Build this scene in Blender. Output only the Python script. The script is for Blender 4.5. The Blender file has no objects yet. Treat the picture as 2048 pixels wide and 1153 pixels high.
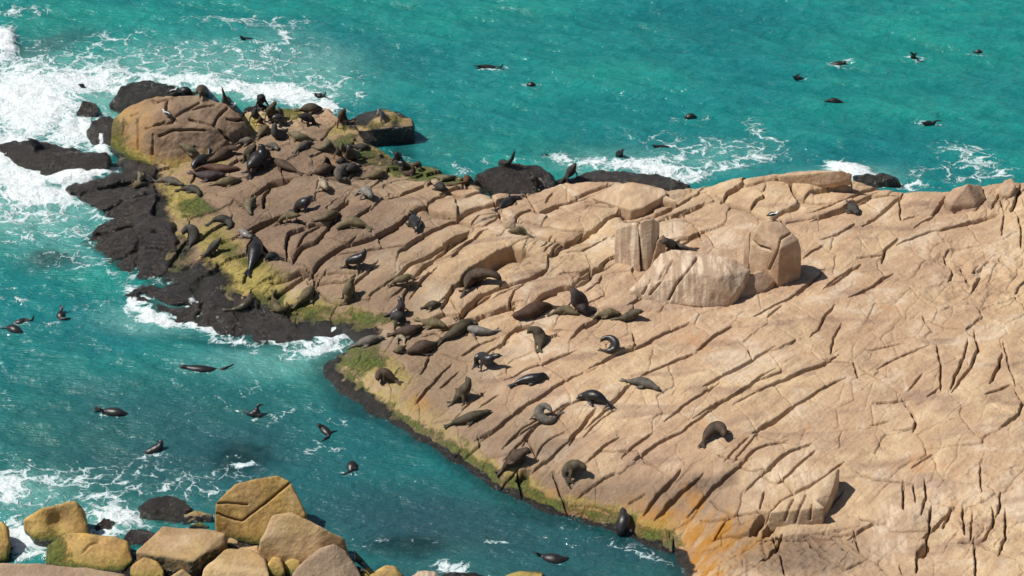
import bpy, bmesh, math, random
import numpy as np
from mathutils import Vector, Matrix

random.seed(7)
RNG = np.random.default_rng(7)
SC = bpy.context.scene
COL = SC.collection

# ------------------------------------------------------------------ camera
F = 6400.0                      # focal length in pixels of a 2048 px wide picture
DIST, PITCH = 149.0, math.radians(31.0)
CAMP = np.array([0.0, -DIST * math.cos(PITCH), DIST * math.sin(PITCH)])
FWD = np.array([0.0, math.cos(PITCH), -math.sin(PITCH)])
UPV = np.array([0.0, math.sin(PITCH), math.cos(PITCH)])
cam = bpy.data.cameras.new('camera')
cam.sensor_width = 36.0
cam.lens = 36.0 * F / 2048.0
cam.clip_start, cam.clip_end = 1.0, 6000.0
camo = bpy.data.objects.new('camera', cam)
camo.location = CAMP.tolist()
camo.rotation_euler = (math.pi / 2 - PITCH, 0, 0)
COL.objects.link(camo)
SC.camera = camo

# ------------------------------------------------------------------ light
SUN_EL, SUN_AZ = math.radians(54), math.radians(271)     # azimuth clockwise from +Y
wd = bpy.data.worlds.new('World'); SC.world = wd; wd.use_nodes = True
nt = wd.node_tree; nt.nodes.clear()
sky = nt.nodes.new('ShaderNodeTexSky'); sky.sky_type = 'NISHITA'; sky.sun_disc = False
sky.sun_elevation = SUN_EL; sky.sun_rotation = SUN_AZ
bg = nt.nodes.new('ShaderNodeBackground'); bg.inputs[1].default_value = 0.062
wo = nt.nodes.new('ShaderNodeOutputWorld')
nt.links.new(sky.outputs[0], bg.inputs[0]); nt.links.new(bg.outputs[0], wo.inputs[0])
sl = bpy.data.lights.new('sun', 'SUN'); sl.energy = 5.0; sl.angle = math.radians(0.53)
sl.color = (1.0, 0.955, 0.88)
so = bpy.data.objects.new('sun', sl)
sd = Vector((math.cos(SUN_EL) * math.sin(SUN_AZ), math.cos(SUN_EL) * math.cos(SUN_AZ), math.sin(SUN_EL)))
so.rotation_euler = sd.to_track_quat('Z', 'Y').to_euler(); so.location = (-60, -20, 90)
COL.objects.link(so)
SC.render.engine = 'CYCLES'
SC.view_settings.view_transform = 'Standard'; SC.view_settings.look = 'None'
SC.view_settings.exposure = 0.0; SC.view_settings.gamma = 1.0
SC.view_settings.use_curve_mapping = False

# ------------------------------------------------------------------ maths helpers
def pix(x, y, z):
    """world point -> pixel of the 2048 x 1153 photograph"""
    dx, dy, dz = x - CAMP[0], y - CAMP[1], z - CAMP[2]
    d = dy * FWD[1] + dz * FWD[2]
    return F * dx / d + 1024.0, 576.5 - F * (dy * UPV[1] + dz * UPV[2]) / d

def ray(px, py):
    return FWD + np.array([1.0, 0, 0]) * (px - 1024.0) / F + UPV * (576.5 - py) / F

def at_z(px, py, z):
    r = ray(px, py); t = (z - CAMP[2]) / r[2]
    return CAMP + r * t

_p = np.random.default_rng(3).permutation(256); PERM = np.concatenate([_p, _p, _p])
_g = np.random.default_rng(5).normal(size=(256, 3)); GRAD = _g / np.linalg.norm(_g, axis=1)[:, None]
def noise(x, y, z=None):
    """gradient noise, about -0.7 .. 0.7"""
    x = np.asarray(x, float); y = np.asarray(y, float)
    z = np.zeros_like(x) if z is None else np.asarray(z, float)
    xi = np.floor(x).astype(int); yi = np.floor(y).astype(int); zi = np.floor(z).astype(int)
    xf = x - xi; yf = y - yi; zf = z - zi
    u = xf**3 * (xf * (xf * 6 - 15) + 10); v = yf**3 * (yf * (yf * 6 - 15) + 10); w = zf**3 * (zf * (zf * 6 - 15) + 10)
    xi &= 255; yi &= 255; zi &= 255
    def c(a, b, d):
        h = PERM[PERM[PERM[xi + a] + yi + b] + zi + d]
        g = GRAD[h]
        return g[..., 0] * (xf - a) + g[..., 1] * (yf - b) + g[..., 2] * (zf - d)
    def lerp(a, b, t): return a + (b - a) * t
    flat = not np.any(zf)
    a = lerp(lerp(c(0, 0, 0), c(1, 0, 0), u), lerp(c(0, 1, 0), c(1, 1, 0), u), v)
    if flat: return a
    b = lerp(lerp(c(0, 0, 1), c(1, 0, 1), u), lerp(c(0, 1, 1), c(1, 1, 1), u), v)
    return lerp(a, b, w)

def fbm(x, y, z=None, o=3, g=0.5):
    s = 0; a = 1.0; f = 1.0
    for k in range(o):
        s = s + a * noise(x * f + 17.3 * k, y * f - 9.1 * k, None if z is None else z * f + 4.7 * k)
        a *= g; f *= 2.03
    return s

def sstep(a, b, x):
    t = np.clip((x - a) / (b - a), 0, 1); return t * t * (3 - 2 * t)

def blobs(px, py, lst):
    """soft ellipses given by their outline in the photograph: (cx, cy, rx, ry, angle, strength)"""
    out = np.zeros_like(px)
    for cx, cy, rx, ry, an, s in lst:
        m = (np.abs(px - cx) < 2.2 * max(rx, ry)) & (np.abs(py - cy) < 2.2 * max(rx, ry))
        if not m.any(): continue
        a = math.radians(an); dx = px[m] - cx; dy = py[m] - cy
        e = ((dx * math.cos(a) + dy * math.sin(a)) / rx)**2 + ((-dx * math.sin(a) + dy * math.cos(a)) / ry)**2
        out[m] = np.maximum(out[m], s * np.exp(-0.9 * e**1.5))
    return out

def np_mesh(name, co, faces):
    """faces: (n,4) or (n,3) int array"""
    me = bpy.data.meshes.new(name)
    n = faces.shape[1]
    me.vertices.add(len(co)); me.vertices.foreach_set('co', np.ascontiguousarray(co, dtype=np.float32).ravel())
    me.loops.add(faces.size); me.loops.foreach_set('vertex_index', np.ascontiguousarray(faces, dtype=np.int32).ravel())
    me.polygons.add(len(faces))
    me.polygons.foreach_set('loop_start', np.arange(0, faces.size, n, dtype=np.int32))
    me.polygons.foreach_set('loop_total', np.full(len(faces), n, dtype=np.int32))
    me.polygons.foreach_set('use_smooth', np.ones(len(faces), dtype=bool))
    me.update(calc_edges=True)
    return me

def get_co(me):
    a = np.empty(len(me.vertices) * 3, dtype=np.float32); me.vertices.foreach_get('co', a); return a.reshape(-1, 3).astype(float)
def get_no(me):
    a = np.empty(len(me.vertices) * 3, dtype=np.float32); me.vertices.foreach_get('normal', a); return a.reshape(-1, 3).astype(float)
def set_co(me, co):
    me.vertices.foreach_set('co', np.ascontiguousarray(co, dtype=np.float32).ravel()); me.update()
def add_attr(me, name, v):
    a = me.attributes.new(name, 'FLOAT', 'POINT'); a.data.foreach_set('value', np.ascontiguousarray(v, dtype=np.float32))

def link(name, me, mat=None, parent=None):
    o = bpy.data.objects.new(name, me); COL.objects.link(o)
    if mat is not None and (len(me.materials) == 0): me.materials.append(mat)
    if parent: o.parent = parent
    return o
def tag(o, label=None, cat=None, group=None, kind=None):
    if label: o['label'] = label
    if cat: o['category'] = cat
    if group: o['group'] = group
    if kind: o['kind'] = kind
    return o

# ------------------------------------------------------------------ materials
class NT:
    def __init__(s, name):
        s.m = bpy.data.materials.new(name); s.m.use_nodes = True; s.t = s.m.node_tree; s.t.nodes.clear()
        s.out = s.t.nodes.new('ShaderNodeOutputMaterial')
    def n(s, typ, **kw):
        nd = s.t.nodes.new('ShaderNode' + typ)
        for k, v in kw.items():
            if k.startswith('i_'):
                key = k[2:]; key = int(key) if key.isdigit() else key.replace('_', ' ')
                s.put(nd.inputs[key], v)
            else: setattr(nd, k, v)
        return nd
    def put(s, sock, v):
        if isinstance(v, bpy.types.NodeSocket): s.t.links.new(v, sock)
        else: sock.default_value = v
    def math(s, op, a, b=0.0, c=None, clamp=False):
        nd = s.n('Math', operation=op, use_clamp=clamp); s.put(nd.inputs[0], a); s.put(nd.inputs[1], b)
        if c is not None: s.put(nd.inputs[2], c)
        return nd.outputs[0]
    def mix(s, f, a, b, typ='MIX'):
        nd = s.n('Mix', data_type='RGBA', blend_type=typ)
        s.put(nd.inputs[0], f); s.put(nd.inputs[6], a); s.put(nd.inputs[7], b)
        return nd.outputs[2]
    def ramp(s, f, lo, hi, a=0.0, b=1.0):
        nd = s.n('MapRange', interpolation_type='SMOOTHSTEP')
        for i, v in enumerate((f, lo, hi, a, b)): s.put(nd.inputs[i], v)
        return nd.outputs[0]
    def attr(s, name): return s.n('Attribute', attribute_name=name).outputs['Fac']
    def noise(s, vec, scale, det=3.0, rough=0.55, dist=0.0):
        return s.n('TexNoise', i_Vector=vec, i_Scale=scale, i_Detail=det, i_Roughness=rough, i_Distortion=dist).outputs[0]
    def vmul(s, vec, v):
        nd = s.n('VectorMath', operation='MULTIPLY'); s.put(nd.inputs[0], vec); nd.inputs[1].default_value = v; return nd.outputs[0]
    def done(s, sh): s.t.links.new(sh, s.out.inputs[0]); return s.m

def c4(r, g, b): return (r, g, b, 1.0)

def rock_material():
    N = NT('rock')
    P = N.n('TexCoord').outputs['Object']
    rot = N.n('Mapping', vector_type='TEXTURE', i_Vector=P, i_Rotation=(0, 0, math.radians(46))); rot.inputs['Scale'].default_value = (3.2, 0.62, 1.0)
    big = N.noise(P, 0.16, 3, 0.55); mid = N.noise(P, 0.9, 5, 0.62, 0.4); fine = N.noise(P, 7.0, 5, 0.7)
    grain = N.noise(P, 45.0, 3, 0.7); oi = N.n('ObjectInfo')
    streak = N.noise(rot.outputs[0], 1.1, 5, 0.6, 0.3)
    smear = N.noise(N.vmul(P, (0.33, 1.3, 1.0)), 0.8, 2, 0.4)
    base = N.mix(N.ramp(mid, 0.32, 0.7), c4(0.525, 0.360, 0.213), c4(0.665, 0.495, 0.302))
    base = N.mix(N.math('MULTIPLY', N.ramp(big, 0.42, 0.62), 0.6), base, c4(0.430, 0.275, 0.180))
    blot = N.noise(P, 0.45, 4, 0.62, 0.6)
    base = N.mix(N.math('MULTIPLY', N.ramp(blot, 0.52, 0.66), 0.65), base, c4(0.66, 0.54, 0.40))
    base = N.mix(N.math('MULTIPLY', N.ramp(blot, 0.47, 0.34), 0.6), base, c4(0.40, 0.265, 0.175))
    base = N.mix(N.math('MULTIPLY', N.ramp(streak, 0.50, 0.72), 0.45), base, c4(0.68, 0.53, 0.37))
    base = N.mix(N.math('MULTIPLY', N.ramp(streak, 0.48, 0.28), 0.5), base, c4(0.32, 0.200, 0.132))
    base = N.mix(N.math('MULTIPLY', N.ramp(smear, 0.55, 0.70), 0.55), base, c4(0.27, 0.170, 0.125))
    rust = N.noise(P, 0.55, 4, 0.6, 0.8)
    base = N.mix(N.math('MULTIPLY', N.ramp(rust, 0.60, 0.72), 0.4), base, c4(0.52, 0.27, 0.12))
    speck = N.noise(P, 16.0, 4, 0.75)
    base = N.mix(N.math('MULTIPLY', N.ramp(speck, 0.48, 0.64), 0.5), base, N.mix(1.0, base, c4(0.55, 0.50, 0.46), 'MULTIPLY'))
    base = N.mix(N.math('MULTIPLY', oi.outputs['Random'], 0.22), base, N.mix(1.0, base, c4(0.72, 0.66, 0.62), 'MULTIPLY'))
    # pale washed faces with run-off streaks
    runs = N.noise(N.vmul(P, (4.5, 0.9, 0.4)), 1.0, 4, 0.6)
    pale = N.mix(N.ramp(runs, 0.42, 0.62), c4(0.40, 0.285, 0.20), c4(0.72, 0.58, 0.43))
    base = N.mix(N.math('MULTIPLY', N.attr('pale'), N.ramp(mid, 0.25, 0.55)), base, pale)
    # greyer brown weathered rock
    st = N.math('MULTIPLY', N.attr('stain'), N.ramp(N.math('ADD', N.math('MULTIPLY', mid, 0.6), N.math('MULTIPLY', fine, 0.4)), 0.25, 0.6, 0.62, 1.0))
    stc = N.mix(N.ramp(fine, 0.3, 0.7), c4(0.105, 0.070, 0.048), c4(0.245, 0.163, 0.110))
    base = N.mix(st, base, stc)
    og = N.math('MULTIPLY', N.attr('orange'), N.ramp(streak, 0.34, 0.62))
    base = N.mix(og, base, N.mix(fine, c4(0.33, 0.125, 0.018), c4(0.45, 0.23, 0.04)))
    gold = N.math('MULTIPLY', N.attr('gold'), N.ramp(mid, 0.2, 0.75, 0.75, 1.0))
    base = N.mix(gold, base, N.mix(N.ramp(N.math('ADD', N.math('MULTIPLY', fine, 0.5), N.math('MULTIPLY', mid, 0.5)), 0.36, 0.64), c4(0.31, 0.175, 0.038), c4(0.64, 0.42, 0.125)))
    patch = N.math('ADD', N.math('MULTIPLY', mid, 0.5), N.math('MULTIPLY', fine, 0.5))
    ye = N.ramp(N.math('ADD', N.attr('yellow'), N.math('MULTIPLY', N.math('SUBTRACT', patch, 0.5), 1.6)), 0.30, 0.75)
    base = N.mix(N.math('MULTIPLY', ye, 0.88), base, N.mix(N.ramp(fine, 0.3, 0.7), c4(0.20, 0.155, 0.03), c4(0.40, 0.33, 0.09)))
    gr = N.ramp(N.math('ADD', N.attr('green'), N.math('MULTIPLY', N.math('SUBTRACT', patch, 0.5), 2.0)), 0.40, 0.75)
    base = N.mix(N.math('MULTIPLY', gr, 0.85), base, N.mix(N.ramp(fine, 0.3, 0.7), c4(0.025, 0.055, 0.012), c4(0.13, 0.18, 0.03)))
    bk = N.ramp(N.math('ADD', N.attr('black'), N.math('MULTIPLY', N.math('SUBTRACT', patch, 0.5), 1.3)), 0.32, 0.62)
    base = N.mix(N.math('MULTIPLY', bk, 0.96), base, N.mix(N.ramp(fine, 0.35, 0.7), c4(0.004, 0.004, 0.005), N.mix(N.ramp(N.noise(P, 2.2, 4, 0.65), 0.42, 0.62), c4(0.016, 0.015, 0.017), c4(0.046, 0.037, 0.029))))
    base = N.mix(N.math('MULTIPLY', N.ramp(grain, 0.35, 0.65), 0.22), base, N.mix(1.0, base, c4(0.62, 0.60, 0.58), 'MULTIPLY'))
    foam = N.ramp(N.math('ADD', N.attr('foam'), N.math('MULTIPLY', N.math('SUBTRACT', patch, 0.5), 2.2)), 0.62, 0.85)
    base = N.mix(foam, base, c4(0.78, 0.82, 0.84))
    rough = N.ramp(N.math('SUBTRACT', bk, foam), 0.0, 1.0, 0.86, 0.15)
    hgt = N.math('ADD', N.math('MULTIPLY', fine, 0.055), N.math('MULTIPLY', grain, 0.008))
    hgt = N.math('ADD', hgt, N.math('MULTIPLY', streak, 0.06)); stri = N.noise(rot.outputs[0], 5.5, 3, 0.6, 0.2)
    hgt = N.math('ADD', hgt, N.math('MULTIPLY', stri, 0.022))
    hgt = N.math('ADD', hgt, N.math('MULTIPLY', N.math('MULTIPLY', N.math('MAXIMUM', bk, gr), N.noise(P, 9, 4, 0.7)), 0.16))
    bump = N.n('Bump', i_Height=hgt, i_Distance=1.0, i_Strength=0.9)
    b = N.n('BsdfPrincipled', i_Base_Color=base, i_Roughness=rough, i_Normal=bump.outputs[0])
    N.put(b.inputs['Specular IOR Level'], N.ramp(bk, 0.0, 1.0, 0.35, 0.75))
    return N.done(b.outputs[0])

def sea_material():
    N = NT('sea_water')
    P = N.n('TexCoord').outputs['Object']
    D = N.attr('foam'); milk = N.attr('milk'); tint = N.attr('tint'); clear = N.attr('clear')
    wob = N.n('TexNoise', i_Vector=P, i_Scale=0.9, i_Detail=3.0)
    w2 = N.n('VectorMath', operation='MULTIPLY_ADD'); N.put(w2.inputs[0], wob.outputs['Color']); w2.inputs[1].default_value = (1.5, 1.5, 0); N.put(w2.inputs[2], N.vmul(P, (0.8, 1.0, 1.0)))
    v1 = N.n('TexVoronoi', feature='DISTANCE_TO_EDGE', i_Vector=w2.outputs[0], i_Scale=1.15)
    v2 = N.n('TexVoronoi', feature='DISTANCE_TO_EDGE', i_Vector=w2.outputs[0], i_Scale=3.4)
    big = N.noise(N.vmul(P, (0.55, 1.0, 1.0)), 0.55, 4, 0.6)
    fine = N.noise(P, 5.0, 4, 0.7)
    lace = N.math('ADD', N.math('MULTIPLY', N.ramp(v1.outputs[0], 0.0, 0.20), 0.6), N.math('MULTIPLY', N.ramp(v2.outputs[0], 0.0, 0.17), 0.4))
    lace = N.math('ADD', N.math('MULTIPLY', lace, 0.85), N.math('MULTIPLY', N.math('SUBTRACT', fine, 0.5), 0.7))
    lace = N.math('ADD', lace, N.math('MULTIPLY', N.math('SUBTRACT', 0.5, big), 1.0))
    fo = N.ramp(N.math('SUBTRACT', N.math('MULTIPLY', D, 1.22), lace), -0.10, 0.46)
    fo = N.math('MULTIPLY', fo, N.ramp(D, 0.01, 0.10))
    # tiny white specks painted in place of sun glints on the water
    sp = N.n('TexVoronoi', feature='F1', i_Vector=N.vmul(P, (0.55, 1.0, 1.0)), i_Scale=0.9)
    glint_dots = N.math('MULTIPLY', N.ramp(sp.outputs['Distance'], 0.10, 0.02), N.ramp(big, 0.56, 0.66))
    glint_dots = N.math('MULTIPLY', glint_dots, N.ramp(fine, 0.45, 0.6))
    fo = N.math('MAXIMUM', fo, N.math('MULTIPLY', glint_dots, 0.4))
    patch = N.noise(N.vmul(P, (0.5, 1.0, 1)), 0.13, 3, 0.5)
    deep = N.mix(N.ramp(patch, 0.35, 0.68), c4(0.008, 0.172, 0.180), c4(0.012, 0.228, 0.200))
    blue = N.mix(N.ramp(patch, 0.35, 0.65), c4(0.022, 0.058, 0.074), c4(0.030, 0.086, 0.088))
    deep = N.mix(N.ramp(N.attr('swell'), -0.12, 0.14), N.mix(1.0, deep, c4(0.84, 0.86, 0.88), 'MULTIPLY'), N.mix(1.0, deep, c4(1.25, 1.15, 1.12), 'MULTIPLY'))  # crests lightened, troughs darkened: wave light painted into the water colour
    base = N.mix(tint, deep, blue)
    base = N.mix(milk, base, c4(0.20, 0.44, 0.40))
    base = N.mix(fo, base, N.mix(N.ramp(N.math('ADD', fine, N.math('MULTIPLY', D, 0.25)), 0.45, 0.85), c4(0.50, 0.66, 0.67), c4(0.80, 0.83, 0.84)))
    rough = N.ramp(fo, 0.0, 1.0, 0.09, 0.75)
    b1 = N.noise(N.vmul(P, (0.6, 1.25, 1)), 2.6, 4, 0.6); b2 = N.noise(N.vmul(P, (0.6, 1.2, 1)), 8.0, 3, 0.6)
    h = N.math('ADD', N.math('MULTIPLY', b1, 0.30), N.math('MULTIPLY', b2, 0.025))
    h = N.math('ADD', h, N.math('MULTIPLY', N.math('MULTIPLY', fo, fine), 0.16))
    bump = N.n('Bump', i_Height=h, i_Distance=1.0, i_Strength=0.8)
    b = N.n('BsdfPrincipled', i_Base_Color=base, i_Roughness=rough, i_Normal=bump.outputs[0]); b.inputs['IOR'].default_value = 1.33; b.inputs['Specular IOR Level'].default_value = 0.8
    tr = N.n('BsdfTransparent', i_Color=c4(0.55, 0.80, 0.82))
    mx = N.n('MixShader'); N.put(mx.inputs[0], N.math('MULTIPLY', clear, N.math('SUBTRACT', 1.0, fo)))
    N.t.links.new(b.outputs[0], mx.inputs[1]); N.t.links.new(tr.outputs[0], mx.inputs[2])
    return N.done(mx.outputs[0])

def fur_material(name, rough, spec):
    N = NT(name)
    P = N.n('TexCoord').outputs['Object']; oi = N.n('ObjectInfo')
    n1 = N.noise(P, 4.0, 4, 0.65); n2 = N.noise(P, 28.0, 3, 0.7)
    col = N.mix(N.ramp(n1, 0.3, 0.72), N.mix(1.0, oi.outputs['Color'], c4(0.62, 0.60, 0.58), 'MULTIPLY'), N.mix(1.0, oi.outputs['Color'], c4(1.35, 1.3, 1.2), 'MULTIPLY'))
    bump = N.n('Bump', i_Height=N.math('ADD', N.math('MULTIPLY', n2, 0.012), N.math('MULTIPLY', n1, 0.02)), i_Distance=1.0, i_Strength=0.6)
    b = N.n('BsdfPrincipled', i_Base_Color=col, i_Roughness=rough, i_Normal=bump.outputs[0]); b.inputs['Specular IOR Level'].default_value = spec
    return N.done(b.outputs[0])

def plain(name, col, rough=0.6):
    N = NT(name); P = N.n('TexCoord').outputs['Object']
    c = N.mix(N.noise(P, 20.0, 3), c4(*[v * 0.8 for v in col]), c4(*[min(1, v * 1.1) for v in col]))
    b = N.n('BsdfPrincipled', i_Base_Color=c, i_Roughness=rough); return N.done(b.outputs[0])

ROCK = rock_material(); SEA = sea_material()
FUR_DRY = fur_material('dry_fur', 0.72, 0.25); FUR_WET = fur_material('wet_fur', 0.34, 0.5)
EYE = plain('eye_black', (0.01, 0.009, 0.008), 0.15)
WHITE_F = plain('white_feathers', (0.78, 0.78, 0.76)); DARK_F = plain('slate_feathers', (0.035, 0.036, 0.04)); BEAK = plain('yellow_beak', (0.6, 0.35, 0.04), 0.4)
# ================================================================== the rock platform
# control points: where in the photograph the bedrock lies, and its height above the water
CTRL = [(640,730,0),(690,795,0),(760,838,0),(850,888,0),(930,938,0),(1000,988,0),(1100,1032,0),(1200,1062,0),(1300,1095,0),(1372,1130,0),
 (700,740,.45),(760,790,.5),(850,840,.55),(930,885,.6),(1010,930,.6),(1120,985,.65),(1230,1015,.6),(1320,1050,.55),(1400,1075,.7),(1420,1140,.6),
 (560,678,.05),(450,660,0),(330,600,0),(230,545,-.2),(640,690,-.1),(700,690,.1),
 (640,630,.35),(720,650,.35),(540,600,.5),(450,560,.5),(380,470,.55),(330,380,.6),(300,340,.5),(420,370,.65),
 (800,670,.75),(850,740,.85),(900,800,.85),(960,870,.95),(1080,930,1.05),(1200,960,1.1),(1330,1000,1.1),(1450,1020,1.2),(1500,1060,1.1),
 (520,500,1.0),(480,430,.95),(560,400,1.1),(480,310,.9),(560,300,1.05),(640,310,1.05),(640,390,1.3),(700,450,1.5),(640,540,1.2),(760,520,1.5),(760,590,1.2),(690,590,.9),
 (560,220,.8),(640,222,.8),(490,225,.6),(690,260,.55),(700,300,.5),(760,330,.5),(720,340,.8),(840,350,.5),(820,380,1.0),(900,360,.8),
 (850,460,1.6),(950,420,1.5),(1000,390,1.5),(940,560,1.7),(880,640,1.3),(1000,640,1.7),(1000,740,1.4),(1080,800,1.5),(1150,700,1.9),(1150,870,1.5),(1250,800,1.9),(1300,900,1.75),(1420,960,1.7),
 (1050,480,1.6),(1100,560,1.8),(1110,372,1.4),(1180,362,1.7),(1180,450,1.8),(1250,357,2.1),(1300,400,2.0),(1330,377,2.2),(1390,367,2.4),(1470,346,2.8),(1560,331,3.1),(1680,329,3.2),(1720,346,3.0),(1800,369,2.9),(1900,366,3.0),(1960,356,3.2),(2048,344,3.6),(2200,344,3.8),
 (1230,530,2.0),(1330,470,2.2),(1420,420,2.4),(1560,420,2.7),(1560,540,2.5),(1450,620,2.3),(1300,640,2.1),(1700,450,2.9),(1850,430,3.0),(2000,430,3.3),
 (1700,600,2.8),(1850,560,3.0),(2040,560,3.3),(1600,700,2.5),(1450,720,2.3),(1400,820,2.1),(1560,820,2.3),(1800,720,2.8),(2040,720,3.2),(1700,850,2.45),(1850,880,2.7),(2048,880,3.1),
 (1550,940,2.0),(1640,960,2.1),(1700,960,2.05),(1800,980,2.3),(1950,1000,2.6),(2048,1020,2.9),(1560,1060,1.2),(1650,1050,1.55),(1750,1080,1.8),(1600,1120,1.2),(1700,1140,1.6),(1500,1120,.9),(1850,1120,2.1),(2000,1130,2.6),(2200,1150,3.0),(1600,1250,1.3),(1900,1250,2.2),(1450,1220,.8),(2250,700,3.6)]
_c = np.array([[*at_z(x, y, z)[:2], z] for x, y, z in CTRL])
def _U(r2): return np.where(r2 > 0, 0.5 * r2 * np.log(np.maximum(r2, 1e-12)), 0.0)
_n = len(_c); _K = _U(((_c[:, None, :2] - _c[None, :, :2])**2).sum(-1)) + np.eye(_n) * 0.6
_Pm = np.hstack([np.ones((_n, 1)), _c[:, :2]])
_A = np.block([[_K, _Pm], [_Pm.T, np.zeros((3, 3))]])
_w = np.linalg.solve(_A, np.concatenate([_c[:, 2], np.zeros(3)]))
def tps(x, y):
    out = _w[_n] + _w[_n + 1] * x + _w[_n + 2] * y
    for i in range(_n): out = out + _w[i] * _U((x - _c[i, 0])**2 + (y - _c[i, 1])**2)
    return out

# shoreline (front: water line; back: crest, moved a little away from the viewer)
SHORE = [(1385,1260,0,0),(1368,1135,0,0),(1300,1096,0,0),(1200,1063,0,0),(1100,1033,0,0),(1000,988,0,0),(930,938,0,0),(850,888,0,0),(760,838,0,0),(690,797,0,0),(648,760,0,0),(638,730,0,0),
 (690,702,0,0),(722,684,0,0),(690,672,0,0),(610,688,0,0),(520,690,0,0),(450,668,0,0),(380,645,0,0),(330,612,0,0),(300,575,0,0),(330,540,0,0),(330,470,0,0),(290,420,0,0),(270,372,0,0),(235,340,0,0),(235,320,0,0),
 (320,300,0,0),(420,285,0,0),(470,262,0,0),(480,236,0,0),(520,232,0,.2),(560,226,0,.3),(620,228,0,.3),(668,236,0,0),(692,262,0,0),(720,292,0,0),(772,326,0,0),(830,336,0,0),(872,350,0,0),(905,372,0,0),(950,377,0,0),
 (985,385,1.4,.7),(1040,392,1.4,.7),(1110,371,1.4,.9),(1180,361,1.7,.9),(1250,356,2.1,.9),(1330,376,2.2,.9),(1390,366,2.4,1.0),(1470,345,2.8,1.1),(1560,330,3.1,1.1),(1680,328,3.2,1.1),(1720,345,3.0,1.0),(1800,368,2.9,1.0),(1900,365,3.0,1.0),(1960,355,3.2,1.1),(2048,343,3.6,1.2),(2260,338,3.9,1.2),(2330,700,3.4,0),(2330,1290,2.5,0)]
SHP = np.array([at_z(x, y, z)[:2] + np.array([0, dy]) for x, y, z, dy in SHORE])
def seg_dist(X, Y, a, b):
    d = b - a; L = max((d**2).sum(), 1e-12)
    t = np.clip(((X - a[0]) * d[0] + (Y - a[1]) * d[1]) / L, 0, 1)
    ex = X - a[0] - t * d[0]; ey = Y - a[1] - t * d[1]
    return ex * ex + ey * ey, t
def shore_sdf(X, Y):
    best = np.full(X.shape, 1e9); ins = np.zeros(X.shape, bool)
    for i in range(len(SHP)):
        a, b = SHP[i], SHP[(i + 1) % len(SHP)]
        best = np.minimum(best, seg_dist(X, Y, a, b)[0])
        c = ((a[1] > Y) != (b[1] > Y)) & (X < (b[0] - a[0]) * (Y - a[1]) / (b[1] - a[1] + 1e-12) + a[0])
        ins ^= c
    d = np.sqrt(best); return np.where(ins, d, -d)

GX0, GX1, GY0, GY1, GDX, GDY = -21.5, 25.5, -28.5, 16.5, 0.034, 0.043
gx = np.arange(GX0, GX1, GDX); gy = np.arange(GY0, GY1, GDY)
NX, NY = len(gx), len(gy)
# coarse evaluation of the smooth base and the shoreline distance, then bilinear
def upsample(fn, step):
    cx = np.arange(GX0 - step, GX1 + 2 * step, step); cy = np.arange(GY0 - step, GY1 + 2 * step, step)
    V = fn(*np.meshgrid(cx, cy))
    fx = (gx - cx[0]) / step; fy = (gy - cy[0]) / step
    ix = fx.astype(int); iy = fy.astype(int); fx = (fx - ix)[None, :]; fy = (fy - iy)[:, None]
    A = V[np.ix_(iy, ix)]; B = V[np.ix_(iy, ix + 1)]; Cc = V[np.ix_(iy + 1, ix)]; Dd = V[np.ix_(iy + 1, ix + 1)]
    return (A * (1 - fx) + B * fx) * (1 - fy) + (Cc * (1 - fx) + Dd * fx) * fy
X, Y = np.meshgrid(gx, gy)
base = upsample(tps, 0.4)
sdf = upsample(shore_sdf, 0.12)
# keep only what the picture (and a step to the side of it) can see
PXg, PYg = pix(X, Y, np.clip(base, 0, 5))
keep = (sdf > -1.6) & (PXg > 130) & (PXg < 2110) & (PYg < 1195)
jag = fbm(X * 0.9, Y * 0.9, o=3) * 0.35 + noise(X * 3.1, Y * 3.1) * 0.08
sd2 = sdf + jag * sstep(3.0, 0.0, np.abs(sdf)) * 0.8
edge = np.where(sd2 > 0, 1.9 * sd2**0.85, 1.15 * sd2)
k = 0.35; hh = np.clip(0.5 + 0.5 * (edge - base) / k, 0, 1)
H0 = edge + (base - edge) * hh - k * hh * (1 - hh)          # smooth minimum
H0 = np.where(sd2 < 0, np.minimum(H0, edge), H0)

def march(px, py, hfun, top=7.0, bot=-2.5):
    r = ray(px, py)
    zs = np.linspace(top, bot, 260); t = (zs - CAMP[2]) / r[2]
    xs = CAMP[0] + t * r[0]; ys = CAMP[1] + t * r[1]
    g = zs - hfun(xs, ys)
    i = np.argmax(g <= 0)
    if g[i] > 0: i = len(g) - 1
    if i == 0: return np.array([xs[0], ys[0], zs[0]])
    f = g[i - 1] / (g[i - 1] - g[i] + 1e-9)
    return np.array([xs[i - 1] + f * (xs[i] - xs[i - 1]), ys[i - 1] + f * (ys[i] - ys[i - 1]), zs[i - 1] + f * (zs[i] - zs[i - 1])])
def grid_lookup(Hg, x, y, x0=GX0, y0=GY0, dx=GDX, dy=GDY, out=-2.0):
    x = np.asarray(x, float); y = np.asarray(y, float)
    fx = (x - x0) / dx; fy = (y - y0) / dy
    ok = (fx >= 0) & (fy >= 0) & (fx < Hg.shape[1] - 1) & (fy < Hg.shape[0] - 1)
    ix = np.clip(fx, 0, Hg.shape[1] - 2).astype(int); iy = np.clip(fy, 0, Hg.shape[0] - 2).astype(int)
    fx = np.clip(fx - ix, 0, 1); fy = np.clip(fy - iy, 0, 1)
    v = (Hg[iy, ix] * (1 - fx) + Hg[iy, ix + 1] * fx) * (1 - fy) + (Hg[iy + 1, ix] * (1 - fx) + Hg[iy + 1, ix + 1] * fx) * fy
    return np.where(ok, v, out)
def base_h(x, y): return grid_lookup(H0, x, y)

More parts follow.
